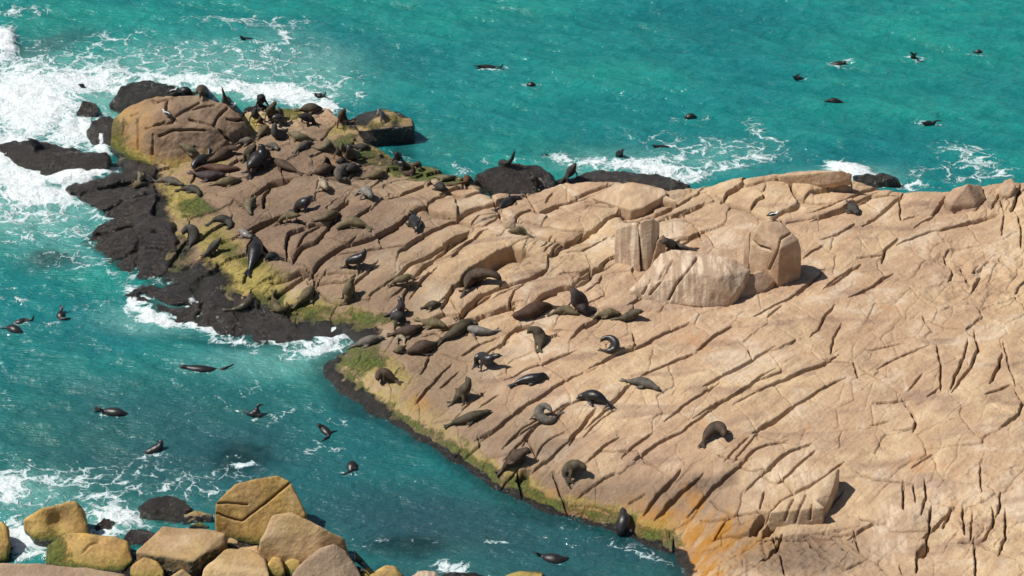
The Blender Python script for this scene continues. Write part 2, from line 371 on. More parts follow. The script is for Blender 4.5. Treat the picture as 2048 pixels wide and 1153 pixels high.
# ---- broad relief
H = H0.copy()
inl = sstep(0.1, 1.6, sd2)
ca, sa = math.cos(math.radians(48)), math.sin(math.radians(48))
Uu = X * ca + Y * sa; Vv = -X * sa + Y * ca               # along / across the main joint direction
K = keep
def on(fn, *a):
    o = np.zeros(X.shape); o[K] = fn(*[q[K] for q in a]); return o
relief = on(lambda x, y: 0.26 * fbm(x * 0.22, y * 0.22, o=2) + 0.085 * noise(x * 0.75 + 3, y * 0.75), X, Y)
relief += on(lambda u, v: 0.07 * noise(u * 0.28, v * 0.9 + 7) + 0.022 * noise(u * 0.6 + 2, v * 3.1), Uu, Vv)
relief += on(lambda x, y: 0.032 * fbm(x * 2.6, y * 2.6, o=2), X, Y)
relief += on(lambda u, v: 0.018 * noise(u * 0.9 + 21, v * 5.2) * sstep(-0.2, 0.3, noise(u * 0.2, v * 0.2 + 50)), Uu, Vv)
H += relief * (0.25 + 0.75 * inl)

# ---- lumpy, broken ground
LUMP = blobs(PXg, PYg, [(1950,560,110,70,0,1),(1880,520,60,40,0,.8),(1930,1040,110,80,0,1),(1990,930,70,60,0,.7),(1500,1120,140,60,0,1),(1680,1110,130,50,0,.9),(1120,520,60,40,0,.9),(1180,560,60,40,0,.7),
   (1500,640,110,20,0,.6),(1000,860,60,30,0,.0),(420,570,120,60,0,.9),(430,640,190,50,0,1.9),(380,570,100,50,0,1.7),(620,665,120,30,0,1.5),(290,400,60,70,0,1.5),(330,400,60,50,0,.7),(700,770,60,60,0,.8),(1780,720,130,60,0,.35),(1990,400,70,50,0,.7),(700,330,90,40,0,.8),(560,240,80,30,0,.8)])
lum = on(lambda x, y: np.abs(noise(x * 1.3, y * 1.3)) * -0.32 + 0.10 + np.abs(noise(x * 2.9 + 5, y * 2.9)) * -0.14, X, Y)
H += LUMP * lum * sstep(-0.3, 0.5, sd2)

# ---- joints traced from the photograph: (width class, points in a 4x enlarged crop), per crop origin
CR = {}
CR[(440,330)] = [(2,[(1240,550),(1440,440),(1570,345),(1640,320),(1720,260),(1790,235)]),(3,[(745,850),(800,760),(880,690),(1000,620),(1080,600),(1220,555)]),(3,[(590,755),(600,690),(660,625),(770,600),(860,490)]),(2,[(600,750),(640,800),(740,860)]),(3,[(330,640),(420,690),(510,720),(590,755)]),(2,[(530,700),(530,600),(560,540),(640,520)]),(3,[(230,510),(330,450),(470,380),(580,345)]),(3,[(200,280),(330,180),(400,110),(520,90)]),(2,[(350,300),(350,210),(380,160)]),(1,[(0,250),(90,265),(200,290),(190,330)]),(1,[(930,250),(850,330),(900,360),(960,300),(1030,260)]),(3,[(860,380),(930,330),(1000,270)]),(3,[(870,480),(900,440),(940,390)]),(2,[(1050,430),(1180,330)]),(1,[(950,690),(1150,680),(1350,650),(1480,640)]),(2,[(1480,640),(1560,590),(1700,510),(1850,430),(1900,420)]),(3,[(1420,880),(1510,780),(1620,720),(1760,650),(1870,580),(1950,540)]),(3,[(1580,850),(1650,760),(1740,700),(1830,620),(1920,560)]),(2,[(1060,940),(1170,860),(1230,790)]),(3,[(1660,320),(1700,350),(1780,390),(1890,415),(2000,350),(2048,340)]),(2,[(1050,130),(1200,175),(1280,215),(1340,250),(1430,230),(1600,170)]),(1,[(1200,180),(1290,125),(1380,170),(1440,215)]),(1,[(1530,250),(1640,300),(1660,320)]),(3,[(470,910),(560,890),(650,860),(740,870)]),(3,[(450,1010),(540,960),(640,890)]),(2,[(780,930),(1000,920),(1100,860)]),(2,[(820,860),(1000,850),(1070,850)]),(1,[(780,930),(830,855)]),(2,[(740,950),(900,1090),(1000,1090)]),(2,[(750,960),(740,1040),(620,1120)]),(1,[(1210,1050),(1330,970),(1400,910)]),(1,[(1530,1030),(1640,880),(1720,820)]),(2,[(1800,1090),(1870,960),(1940,940)]),(1,[(1400,1050),(1580,900)]),(1,[(1870,720),(1960,620),(2048,560)]),(1,[(900,580),(980,610),(1040,605),(1075,575)]),(2,[(610,450),(700,500),(760,480),(860,470)]),(2,[(650,600),(700,530),(760,500)]),(1,[(1780,230),(1900,190),(2048,180)])]
CR[(880,340)] = [(4,[(140,910),(250,830),(380,750),(480,680),(570,640),(660,655),(740,660)]),(1,[(390,760),(500,860),(490,900)]),(3,[(160,1130),(220,1070),(330,990),(440,930),(640,890),(760,840),(830,790)]),(1,[(440,1010),(560,950),(680,920)]),(1,[(560,1060),(590,980),(670,910)]),(3,[(180,1150),(400,1120),(560,1075)]),(3,[(740,1060),(820,1000),(940,950),(1050,930),(1110,860),(1230,790),(1330,760)]),(3,[(1110,830),(1200,780),(1210,820),(1120,900),(1060,920)]),(1,[(970,870),(1050,920)]),(1,[(1190,960),(1270,910),(1290,860)]),(3,[(0,640),(90,570),(190,510)]),(1,[(100,650),(230,570),(330,490),(390,480),(440,500)]),(3,[(150,370),(230,310),(280,290),(440,250),(550,220)]),(2,[(0,330),(120,370),(170,390),(260,440),(360,440),(440,390),(480,340)]),(1,[(260,420),(320,370),(430,350)]),(2,[(50,180),(200,190),(380,150),(490,120)]),(2,[(600,390),(650,340),(720,310),(800,330),(900,280),(950,260),(1060,230),(1150,210)]),(2,[(480,330),(560,390),(600,390)]),(2,[(620,400),(790,430),(880,440),(1000,480),(1090,480)]),(2,[(700,460),(800,520),(900,560),(1000,570)]),(3,[(1000,570),(1100,530),(1180,480),(1240,460),(1340,380),(1420,330)]),(1,[(950,270),(1050,330),(1160,380)]),(1,[(800,330),(920,380),(980,400)]),(1,[(1040,640),(1130,640),(1200,600),(1330,540)]),(2,[(930,640),(1000,590),(1110,510)]),(4,[(1400,345),(1500,320),(1620,290),(1700,210),(1790,160),(1820,150)]),(2,[(1240,260),(1400,300),(1500,320)]),(2,[(1290,210),(1400,240),(1540,270)]),(1,[(1480,190),(1560,110),(1600,90)]),(2,[(1130,190),(1240,150),(1330,120)]),(2,[(1270,220),(1250,250),(1220,240)]),(1,[(860,240),(890,200)]),(1,[(690,190),(760,170)]),(3,[(1500,370),(1650,370),(1780,340),(1830,310)]),(2,[(1640,310),(1740,280),(1700,230)]),(2,[(1780,270),(1900,290),(1960,250)]),(2,[(1700,420),(1850,380),(1980,320),(2048,300)]),(2,[(1940,380),(2010,430),(2048,440)]),(2,[(1900,560),(2000,550),(2048,520)]),(1,[(0,1060),(80,980),(150,900)]),(1,[(100,1040),(150,1120)]),(1,[(1190,1060),(1290,1020)]),(1,[(1530,1080),(1600,1040)]),(2,[(1780,680),(1920,660),(1990,690)]),(1,[(830,600),(880,540)]),(1,[(850,640),(920,560)]),(1,[(900,650),(950,580)])]
CR[(1240,310)] = [(2,[(890,280),(940,240),(1060,220),(1170,190),(1260,180)]),(3,[(1290,170),(1350,175),(1420,140),(1560,100),(1700,90)]),(2,[(1350,180),(1380,260),(1400,300)]),(1,[(1640,160),(1670,250)]),(2,[(1600,270),(1700,250),(1840,195)]),(2,[(1560,430),(1700,380),(1850,320),(2000,270),(2048,265)]),(2,[(1300,530),(1420,500),(1600,490),(1780,420),(1900,350),(2000,310)]),(3,[(830,350),(900,380),(1040,430),(1150,480)]),(2,[(830,350),(860,300),(940,250)]),(1,[(1060,400),(1100,350),(1160,330),(1130,290)]),(3,[(1240,470),(1300,420),(1380,390)]),(2,[(1300,500),(1340,570),(1380,600)]),(1,[(580,330),(660,300)]),(2,[(190,430),(300,410),(350,380)]),(2,[(200,490),(330,460),(400,430)]),(2,[(380,500),(520,470),(630,410)]),(2,[(520,490),(560,540),(620,600),(640,640)]),(2,[(520,700),(600,660),(630,640)]),(1,[(1490,810),(1560,760),(1600,740)]),(1,[(1640,750),(1710,790)]),(1,[(1640,670),(1700,650),(1730,640)]),(1,[(1770,620),(1860,560)]),(2,[(1440,1080),(1520,1020),(1570,970)]),(2,[(1700,1030),(1780,960),(1880,900)])]
CR[(1536,310)] = [(3,[(800,530),(890,470),(970,400),(1050,330)]),(2,[(400,500),(520,450),(640,400)]),(2,[(640,400),(760,350),(830,310),(1050,320)]),(1,[(1050,320),(1080,290),(1200,280)]),(3,[(1090,690),(1180,650),(1300,610),(1400,600),(1540,550),(1620,510),(1760,480)]),(1,[(1190,570),(1290,510)]),(2,[(1330,450),(1420,330),(1440,270),(1510,230)]),(2,[(1480,320),(1510,230)]),(1,[(1700,400),(1740,340),(1720,240),(1690,210)]),(2,[(1820,220),(1850,300),(1880,400)]),(1,[(1910,340),(1920,250)]),(3,[(1960,410),(1990,340),(2010,270)]),(1,[(1890,470),(1870,640)]),(1,[(1990,470),(2030,600),(2020,740)]),(3,[(920,810),(940,750),(1000,700)]),(2,[(270,1080),(330,1020),(390,970)]),(2,[(480,1040),(560,960),(690,900)]),(2,[(700,1120),(850,1040),(960,970)]),(2,[(780,810),(850,800)]),(2,[(1430,840),(1480,930),(1460,980)]),(2,[(1560,920),(1590,980)]),(2,[(1650,1040),(1680,990)]),(2,[(1880,860),(1920,900)])]
CR[(680,590)] = [(3,[(960,150),(1010,80),(1080,40),(1160,0)]),(2,[(740,180),(830,145),(950,140)]),(3,[(1060,190),(1110,150),(1250,110),(1350,75)]),(1,[(1350,75),(1380,0)]),(3,[(1300,370),(1350,290),(1420,240),(1480,220)]),(2,[(1180,460),(1300,375)]),(2,[(860,250),(920,220),(1000,190)]),(1,[(1000,450),(1100,390),(1250,330)]),(3,[(1380,650),(1480,600),(1600,560),(1700,510),(1820,460)]),(3,[(1240,1070),(1400,950),(1480,880),(1620,800),(1720,730),(1880,655)]),(2,[(1200,1100),(1300,1030),(1430,930)]),(1,[(1550,510),(1620,560),(1720,630),(1820,690)]),(1,[(1580,210),(1760,300)]),(1,[(1870,310),(1940,250)]),(1,[(770,670),(830,600),(870,560)]),(2,[(640,830),(700,750),(770,680)]),(1,[(830,720),(930,630)]),(1,[(1010,880),(1140,790)]),(1,[(1080,760),(1130,790)]),(1,[(1140,880),(1250,820)]),(2,[(670,570),(690,530)]),(1,[(700,310),(760,290),(790,320)]),(2,[(1720,930),(1790,880),(1880,850)]),(2,[(1500,1152),(1560,1060),(1620,1020),(1700,990)]),(2,[(1380,1150),(1480,1060),(1560,1010)]),(1,[(840,460),(960,500),(1050,520)]),(3,[(1870,1110),(1950,1010),(2010,950)])]
CR[(1060,590)] = [(3,[(530,560),(700,460),(860,410),(1000,330),(1110,280),(1200,250)]),(2,[(690,405),(830,400),(850,370),(830,310)]),(2,[(940,630),(1080,560),(1180,510),(1240,490)]),(3,[(1380,400),(1450,350),(1490,310),(1560,280)]),(2,[(640,870),(720,800),(770,740),(850,700)]),(2,[(240,930),(290,880),(360,850)]),(2,[(1620,620),(1720,570),(1830,490),(1900,460)]),(1,[(1400,730),(1500,680),(1620,620)]),(1,[(1680,370),(1750,450),(1780,520)]),(2,[(1130,960),(1260,860),(1340,810),(1460,740)]),(2,[(1240,1060),(1330,990),(1460,900),(1560,840),(1700,760),(1900,650)]),(3,[(1840,1060),(1920,1010),(2048,940)]),(1,[(470,1040),(560,960),(640,890)]),(1,[(360,300),(430,250),(510,210)])]
CR[(1400,560)] = [(3,[(560,1145),(640,1090),(780,990),(880,930),(960,880),(1100,820)]),(3,[(700,800),(860,720),(960,690),(1060,630)]),(2,[(1060,650),(1150,660)]),(2,[(0,1060),(140,980),(300,910),(440,830),(620,770)]),(2,[(330,960),(450,900),(600,840)]),(1,[(440,300),(520,260),(620,190),(740,120)]),(1,[(560,300),(640,220)]),(2,[(920,420),(960,380),(1000,300),(1050,240)]),(2,[(1300,100),(1380,50),(1430,10)]),(2,[(820,80),(900,10)]),(2,[(1810,330),(1840,380)]),(1,[(1860,340),(1950,380),(2048,400)]),(1,[(1700,80),(1760,150),(1830,200)]),(1,[(1380,550),(1500,530),(1630,510)]),(1,[(1440,690),(1550,640),(1640,600),(1800,545)]),(2,[(1240,700),(1250,740)]),(2,[(1340,740),(1420,790),(1540,860)]),(2,[(1510,970),(1610,955)]),(2,[(1650,980),(1730,1100),(1720,1150)]),(1,[(1900,560),(1930,700),(1925,860)]),(1,[(1680,860),(1760,780)]),(1,[(1850,910),(1890,880)]),(1,[(1050,570),(1070,450),(1120,370)])]
CR[(1536,590)] = [(3,[(1500,740),(1540,680),(1620,590),(1680,450),(1660,340)]),(2,[(1470,720),(1510,620),(1570,510),(1590,400)]),(3,[(1800,670),(1840,600),(1860,530)]),(3,[(1810,780),(1880,750)]),(2,[(1920,1030),(2010,960),(2040,860),(2000,800)]),(1,[(1880,400),(1920,560),(1980,720)]),(1,[(1350,430),(1385,600),(1385,740)]),(2,[(1100,1060),(1180,1050),(1190,1000),(1110,870)]),(1,[(860,1030),(940,1010)])]
CR[(880,820)] = [(2,[(350,200),(440,150),(530,80),(610,30)]),(2,[(560,260),(640,200),(720,150),(800,100)]),(2,[(690,220),(740,160),(800,110)]),(1,[(690,240),(740,310),(770,370)]),(1,[(770,370),(800,310),(880,230),(960,190)]),(2,[(810,440),(880,390),(980,290)]),(3,[(1060,230),(1080,190),(1140,120),(1210,30)]),(1,[(1170,190),(1260,90),(1380,0)]),(2,[(1500,340),(1560,280),(1640,220)]),(2,[(1220,390),(1280,340),(1400,340),(1500,330)]),(1,[(1290,330),(1410,240)]),(2,[(1610,360),(1700,290),(1800,230),(1900,180)]),(1,[(1610,360),(1660,420),(1720,440)]),(1,[(1130,690),(1200,640),(1300,570),(1370,530)]),(4,[(610,550),(640,520),(720,490)]),(3,[(630,550),(650,650)]),(2,[(470,660),(540,570),(600,500)]),(2,[(930,570),(960,660),(1000,760)]),(2,[(570,340),(600,310)]),(2,[(960,850),(1110,850)]),(1,[(1110,880),(1180,940)]),(3,[(1680,760),(1760,650),(1820,600),(1880,520)]),(3,[(1780,790),(1850,700),(1940,620),(2010,560)]),(1,[(1100,760),(1290,770),(1350,810)]),(1,[(220,360),(320,280),(310,240)]),(1,[(1550,720),(1600,690)])]
CR[(1240,840)] = [(3,[(600,690),(700,580),(800,490),(950,370),(1010,310),(1080,240),(1180,200),(1280,170)]),(2,[(1170,130),(1280,160)]),(1,[(860,310),(930,230),(1010,150)]),(1,[(930,310),(1030,190),(1090,110)]),(2,[(860,300),(930,320),(980,320)]),(1,[(960,370),(1050,410),(1180,395)]),(3,[(1180,400),(1250,330),(1370,240),(1460,210)]),(1,[(1030,560),(1150,430),(1220,360)]),(2,[(1160,460),(1230,515),(1310,480),(1410,380),(1510,290)]),(2,[(1310,490),(1360,560),(1400,600),(1600,490),(1740,380)]),(3,[(340,720),(430,620),(510,540),(600,460)]),(2,[(240,680),(320,570),(430,450)]),(2,[(1200,770),(1260,690),(1320,650)]),(3,[(1600,760),(1680,690),(1740,620)]),(4,[(1040,920),(1110,830),(1160,770)]),(4,[(1150,910),(1220,830),(1280,770)]),(2,[(820,940),(1020,910)]),(2,[(700,790),(860,800),(1000,770),(1160,760)]),(2,[(780,690),(860,760)]),(1,[(1130,700),(1150,610)]),(2,[(1200,960),(1300,920),(1500,910),(1700,880),(1830,860)]),(3,[(1260,1020),(1280,950)]),(2,[(1880,920),(1960,860),(2048,840)]),(1,[(430,1030),(432,960)]),(1,[(770,930),(830,840)]),(2,[(1520,960),(1590,1050),(1650,1110)]),(1,[(170,280),(230,330),(340,400)])]
CR[(1536,865)] = [(3,[(780,350),(850,375),(1090,385)]),(2,[(1083,420),(1085,570)]),(1,[(1170,420),(1180,540)]),(2,[(1260,410),(1265,520),(1240,610)]),(3,[(1270,880),(1290,800),(1290,720),(1300,650)]),(3,[(1300,800),(1350,750),(1450,640)]),(4,[(1200,1010),(1280,900)]),(2,[(1188,1080),(1190,1020)]),(2,[(820,710),(890,720)]),(1,[(1020,800),(1280,790)]),(3,[(1620,880),(1730,870),(1810,700),(1800,640)]),(3,[(1730,910),(1880,970)]),(2,[(1650,900),(1660,1000),(1662,1150)]),(2,[(1860,930),(1900,830),(1902,650)]),(2,[(1820,660),(1860,570),(1862,520)]),(2,[(1570,780),(1560,640)]),(2,[(1420,720),(1450,650)]),(1,[(1620,850),(1640,650)]),(1,[(340,880),(400,960),(440,1010)]),(2,[(500,1020),(620,1100),(700,1070)]),(2,[(640,900),(760,990),(850,1050)]),(2,[(700,830),(720,900)]),(2,[(540,850),(600,920)]),(1,[(900,1080),(960,1150)]),(1,[(1060,1100),(1080,1150)]),(2,[(0,860),(160,840),(460,830)]),(2,[(500,800),(700,810),(830,740)]),(1,[(1180,260),(1290,190)]),(1,[(1700,280),(1710,460)]),(3,[(0,1000),(80,930),(60,880)]),(1,[(100,1000),(140,1150)])]
# class: half width, depth, rounding depth, rounding reach, step
CLS = {1: (0.037, 0.26, 0.010, 0.20, 0.016), 2: (0.041, 0.40, 0.018, 0.26, 0.038), 3: (0.046, 0.56, 0.035, 0.32, 0.058), 4: (0.12, 0.85, 0.13, 0.5, 0.42)}
cut = np.zeros_like(H); pil = np.zeros_like(H); stp = np.zeros_like(H); pil2 = np.zeros_like(H)
JOINT = np.full(H.shape, 9.0)
ncr = 0
for (ox, oy), lst in CR.items():
    for cls, pts in lst:
        hw, dep, pd, pr, st = CLS[cls]
        W = np.array([march(ox + a / 4.0, oy + b / 4.0, base_h)[:2] for a, b in pts])
        if W[-1, 0] < W[0, 0]: W = W[::-1]
        if cls < 4:     # joints thin out beyond the stretch one can follow
            ext = 0.45 if cls > 1 else 0.25
            d0 = W[0] - W[1]; d1 = W[-1] - W[-2]
            W = np.vstack([W[0] + d0 / (np.linalg.norm(d0) + 1e-9) * ext, W, W[-1] + d1 / (np.linalg.norm(d1) + 1e-9) * ext])
        # resample and roughen
        L = np.concatenate([[0], np.cumsum(np.linalg.norm(np.diff(W, axis=0), axis=1))])
        m = max(3, int(L[-1] / 0.16)); s = np.linspace(0, L[-1], m)
        Q = np.stack([np.interp(s, L, W[:, 0]), np.interp(s, L, W[:, 1])], 1)
        Q += 0.085 * np.stack([fbm(Q[:, 0] * 1.9 + 3, Q[:, 1] * 1.9), fbm(Q[:, 0] * 1.9, Q[:, 1] * 1.9 + 31)], 1)
        R = 1.15
        i0 = max(0, int((Q[:, 0].min() - R - GX0) / GDX)); i1 = min(NX, int((Q[:, 0].max() + R - GX0) / GDX) + 1)
        j0 = max(0, int((Q[:, 1].min() - R - GY0) / GDY)); j1 = min(NY, int((Q[:, 1].max() + R - GY0) / GDY) + 1)
        if i1 - i0 < 2 or j1 - j0 < 2: continue
        xs = X[j0:j1, i0:i1]; ys = Y[j0:j1, i0:i1]
        bd = np.full(xs.shape, 1e9); bt = np.zeros(xs.shape); bs = np.zeros(xs.shape)
        for q in range(m - 1):
            a, b = Q[q], Q[q + 1]
            d2, t = seg_dist(xs, ys, a, b)
            u = d2 < bd
            bd[u] = d2[u]; bt[u] = (q + t[u]) / (m - 1)
            bs[u] = ((b[0] - a[0]) * (ys - a[1]) - (b[1] - a[1]) * (xs - a[0]))[u]
        bd = np.sqrt(bd)
        tap = sstep(0, 0.10, bt) * sstep(1, 0.90, bt); tap = 0.4 + 0.6 * tap
        tap *= 0.95 + 0.3 * noise(np.full(xs.shape, ncr * 3.7), bt * L[-1] * 0.9)
        wn = hw * (0.8 + 0.9 * np.abs(noise(xs * 2.2 + ncr, ys * 2.2))) * (0.45 + 0.55 * sstep(0, 0.22, bt) * sstep(1, 0.78, bt))
        c = cut[j0:j1, i0:i1]; np.minimum(c, -dep * tap * np.exp(-(bd / wn)**3), out=c)
        if cls > 1: p2 = pil2[j0:j1, i0:i1]; np.minimum(p2, -(0.15 if cls == 2 else 0.25) * tap * np.exp(-bd / 0.38), out=p2)
        p = pil[j0:j1, i0:i1]; np.minimum(p, -pd * tap * np.exp(-bd / (pr * 0.45)), out=p)
        j_ = JOINT[j0:j1, i0:i1]; np.minimum(j_, bd, out=j_)
        if st:
            sg = np.tanh(bs / (np.abs(bs) + 1e-9) * bd / 0.07)
            stp[j0:j1, i0:i1] += st * 0.5 * sg * np.exp(-bd / (1.6 * pr)) * tap * sstep(0, 0.12, bt) * sstep(1, 0.88, bt)
        ncr += 1
# ---- joint bounded slabs: every slab of the bedrock sits a little higher, lower or more tilted than its neighbours
SEEDS = []
_cand = [(i, j) for i in range(0, NX, 11) for j in range(0, NY, 9)]
_cand = [(i + random.randint(0, 5), j + random.randint(0, 4)) for i, j in _cand]
_cand = [(min(i, NX - 1), min(j, NY - 1)) for i, j in _cand]
_cand = [c for c in _cand if K[c[1], c[0]] and sdf[c[1], c[0]] > -0.3 and JOINT[c[1], c[0]] > 0.1]
_cand.sort(key=lambda c: -min(JOINT[c[1], c[0]], 0.8) - 0.25 * random.random())
_taken = np.zeros((0, 2))
for i, j in _cand:
    u, v = Uu[j, i] / 1.35, Vv[j, i]
    if len(_taken) and ((_taken - (u, v))**2).sum(1).min() < 1.22**2: continue
    _taken = np.vstack([_taken, (u, v)]); SEEDS.append((i, j))
LAB = np.zeros(H.shape, np.int32)
for n_, (i, j) in enumerate(SEEDS): LAB[j, i] = n_ + 1
def spread(L, ok, diag):
    new = L.copy()
    sh = [(0, 1), (0, -1), (1, 0), (-1, 0)] + ([(1, 1), (1, -1), (-1, 1), (-1, -1)] if diag else [])
    for dj, di in sh:
        src = L[max(0, -dj):NY - max(0, dj), max(0, -di):NX - max(0, di)]
        dst = new[max(0, dj):NY + min(0, dj), max(0, di):NX + min(0, di)]; okk = ok[max(0, dj):NY + min(0, dj), max(0, di):NX + min(0, di)]
        m = (dst == 0) & (src > 0) & okk
        dst[m] = src[m]
    return new
_free = K & (JOINT > 0.045)
for it in range(115): LAB = spread(LAB, _free, it % 2 == 1)
for it in range(50): LAB = spread(LAB, K, it % 2 == 1)
_r = np.random.default_rng(11).uniform(-1, 1, (len(SEEDS) + 1, 3)); _r[0] = 0
_cx = np.array([0] + [X[j, i] for i, j in SEEDS]); _cy = np.array([0] + [Y[j, i] for i, j in SEEDS])
_t = np.random.default_rng(12).uniform(0.2, 1.2, len(SEEDS) + 1); _t[0] = 0
_vc = np.array([0] + [Vv[j, i] for i, j in SEEDS])
saw = 0.085 * _t[LAB] * np.clip(_vc[LAB] - Vv, -1.1, 1.1) * (0.35 + 0.65 * sstep(0.25, -0.15, noise(X * 0.22 + 11, Y * 0.22)))
slabz = saw + 0.034 * _r[LAB, 0] + np.clip(0.022 * _r[LAB, 1] * (X - _cx[LAB]) + 0.022 * _r[LAB, 2] * (Y - _cy[LAB]), -.05, .05)
edge_l = np.zeros(H.shape)
for dj, di in ((0, 1), (1, 0)):
    m = LAB[:NY - dj, :NX - di] != LAB[dj:, di:]
    edge_l[:NY - dj, :NX - di][m] = 1; edge_l[dj:, di:][m] = 1
def blur(A):
    B = A.copy(); B[1:-1, 1:-1] = 0.25 * A[1:-1, 1:-1] + 0.125 * (A[:-2, 1:-1] + A[2:, 1:-1] + A[1:-1, :-2] + A[1:-1, 2:]) + 0.0625 * (A[:-2, :-2] + A[2:, 2:] + A[:-2, 2:] + A[2:, :-2]); return B
soft = sstep(0.15, -0.2, noise(X * 0.5 + 30, Y * 0.5))        # some joints are healed and barely show
CUTS = cut - 0.055 * edge_l
BLOCKY = np.maximum(sstep(1420, 1150, PXg) * sstep(720, 600, PYg), 0.8 * sstep(470, 400, PYg)) * 0.9 + 0.1
H += (cut + pil + pil2 * BLOCKY + stp * (0.50 + 1.75 * BLOCKY) + slabz * (0.42 + 1.1 * BLOCKY) - 0.055 * blur(edge_l) * (0.12 + 0.88 * soft)) * sstep(-0.5, 0.25, sd2)

# ---- finer joints that nobody could trace: cellular pattern drawn out along the joint direction
def worley(u, v, seed):
    iu = np.floor(u).astype(int); iv = np.floor(v).astype(int)
    f1 = np.full(u.shape, 9.0); f2 = np.full(u.shape, 9.0)
    for a in (-1, 0, 1):
        for b in (-1, 0, 1):
            h = PERM[(PERM[(iu + a + seed) & 255] + iv + b) & 255]
            d = np.hypot(iu + a + h / 256.0 - u, iv + b + PERM[h + 7] / 256.0 - v)
            f2 = np.where(d < f1, f1, np.minimum(f2, d)); f1 = np.minimum(f1, d)
    return f2 - f1
def minor(u, v, x, y):
    uw = u + 0.5 * noise(x * 0.8, y * 0.8); vw = v + 0.4 * noise(x * 0.8 + 40, y * 0.8)
    e1 = worley(uw / 2.4, vw / 0.95, 3); e2 = worley(uw / 0.8, vw / 0.42, 9)
    m1 = sstep(-0.25, 0.15, noise(x * 0.35 + 9, y * 0.35)); m2 = sstep(0.0, 0.3, noise(x * 0.5 + 60, y * 0.5))
    return -0.055 * m1 * np.exp(-(e1 / 0.035)**2) - 0.012 * m1 * np.exp(-e1 / 0.10) - 0.025 * m2 * np.exp(-(e2 / 0.07)**2)
H += on(minor, Uu, Vv, X, Y) * (0.6 + 0.9 * LUMP) * sstep(-0.3, 0.3, sd2)
H += on(lambda x, y: 0.017 * noise(x * 6.5, y * 6.5) + 0.011 * noise(x * 13 + 3, y * 13), X, Y) * (1 - 0.6 * np.exp(-JOINT / 0.1))
# ================================================================== colour zones of the rock (fixed to the rock, found from the photograph)
Z_STAIN = [(560,450,330,150,0,1.0),(640,330,240,70,0,1.0),(480,300,160,60,0,.9),(720,620,160,90,0,.9),(870,740,130,110,20,.85),(1000,880,170,80,20,.8),(600,410,230,80,0,.75),(470,330,170,60,0,.85),(620,290,120,50,0,.8),(560,540,150,60,0,.8),(690,560,90,50,0,.6),(640,470,150,50,0,.55),(900,560,90,26,-20,.55),(780,600,80,40,0,.6),(800,700,110,50,0,.8),(870,790,110,60,0,.8),(960,880,140,60,15,.7),(1120,980,170,50,12,.9),(1300,1000,160,50,0,.8),(1400,975,45,28,0,1.2),(1440,960,40,20,-30,.9),(1590,1110,150,50,0,.95),(1480,1060,90,40,0,.6),(1300,400,120,40,0,.35),(1100,520,100,40,0,.35),(1180,545,60,30,0,.4),(1350,560,90,30,-20,.7),(1840,1050,40,30,0,.4),(720,340,70,40,0,.9),(860,375,80,20,0,.5)]
Z_YELLOW = [(360,400,70,50,20,.75),(430,480,90,60,20,.6),(490,560,120,60,20,.75),(600,620,110,30,0,.7),(720,640,110,30,0,.6),(760,740,80,45,20,.65),(850,830,80,40,25,.5),(940,915,70,40,30,.55),(1050,990,80,40,20,.6),(450,330,40,30,0,.5),(500,255,30,40,0,.65),(570,225,60,16,0,.7),(700,260,40,20,0,.7),(395,345,50,30,0,.5),(690,720,50,30,0,.6),(300,380,40,40,0,.5)]
Z_GREEN = [(395,415,50,26,0,.75),(480,510,70,30,20,.55),(560,545,50,18,10,.45),(740,640,80,20,0,.75),(640,625,60,16,0,.6),(715,715,70,36,0,.8),(720,300,60,28,20,.8),(840,348,80,16,10,.95),(570,226,60,12,0,.55),(430,465,60,30,0,.4),(920,890,30,30,30,.45),(1000,960,40,18,20,.5),(690,775,60,30,20,.4),(900,362,60,10,0,.8)]
Z_ORANGE = [(1330,1060,120,46,10,1.1),(1440,1075,90,50,0,1.1),(1405,1125,60,50,0,1.2),(1180,1030,90,24,15,.8),(1250,1045,120,26,10,.7),(1360,1060,90,50,0,.9),(1450,1060,80,40,0,.8),(1420,1110,60,60,0,.95),(1110,1010,110,28,15,.65),(1390,1010,20,40,-30,.8),(840,810,40,20,30,.5),(1000,950,60,24,0,.55),(1480,1080,50,20,0,.6),(690,320,40,15,0,.3),(990,520,40,14,0,.4)]
Z_BLACK = [(390,560,70,40,0,.9),(330,600,130,50,0,1.2),(460,630,140,36,10,1.0),(620,665,120,22,0,.95),(680,790,45,36,40,.9),(730,670,50,16,0,.9),(290,420,50,60,0,.9),(350,500,60,50,30,.5),(740,810,80,22,30,.75),(650,740,30,40,0,.9),(280,345,50,40,0,.9),(250,340,50,30,0,.9),(740,315,40,16,10,.4),(780,325,50,12,0,.5),(700,345,40,14,0,.4)]
Z_PALE = [(1280,480,60,50,0,.7),(1390,560,110,60,0,.55),(1560,940,90,30,-30,.5),(1840,970,80,30,0,.25),(1620,960,50,30,0,.6),(1400,600,120,20,0,.6),(1780,1060,40,60,10,.7),(1870,555,30,25,0,.4)]
Z_FOAM = [(470,585,50,8,20,.5),(395,600,20,20,60,.55),(690,790,20,8,30,.3),(1050,375,10,5,0,.0)]
ATT = ('stain', 'yellow', 'green', 'orange', 'black', 'pale', 'gold', 'foam')
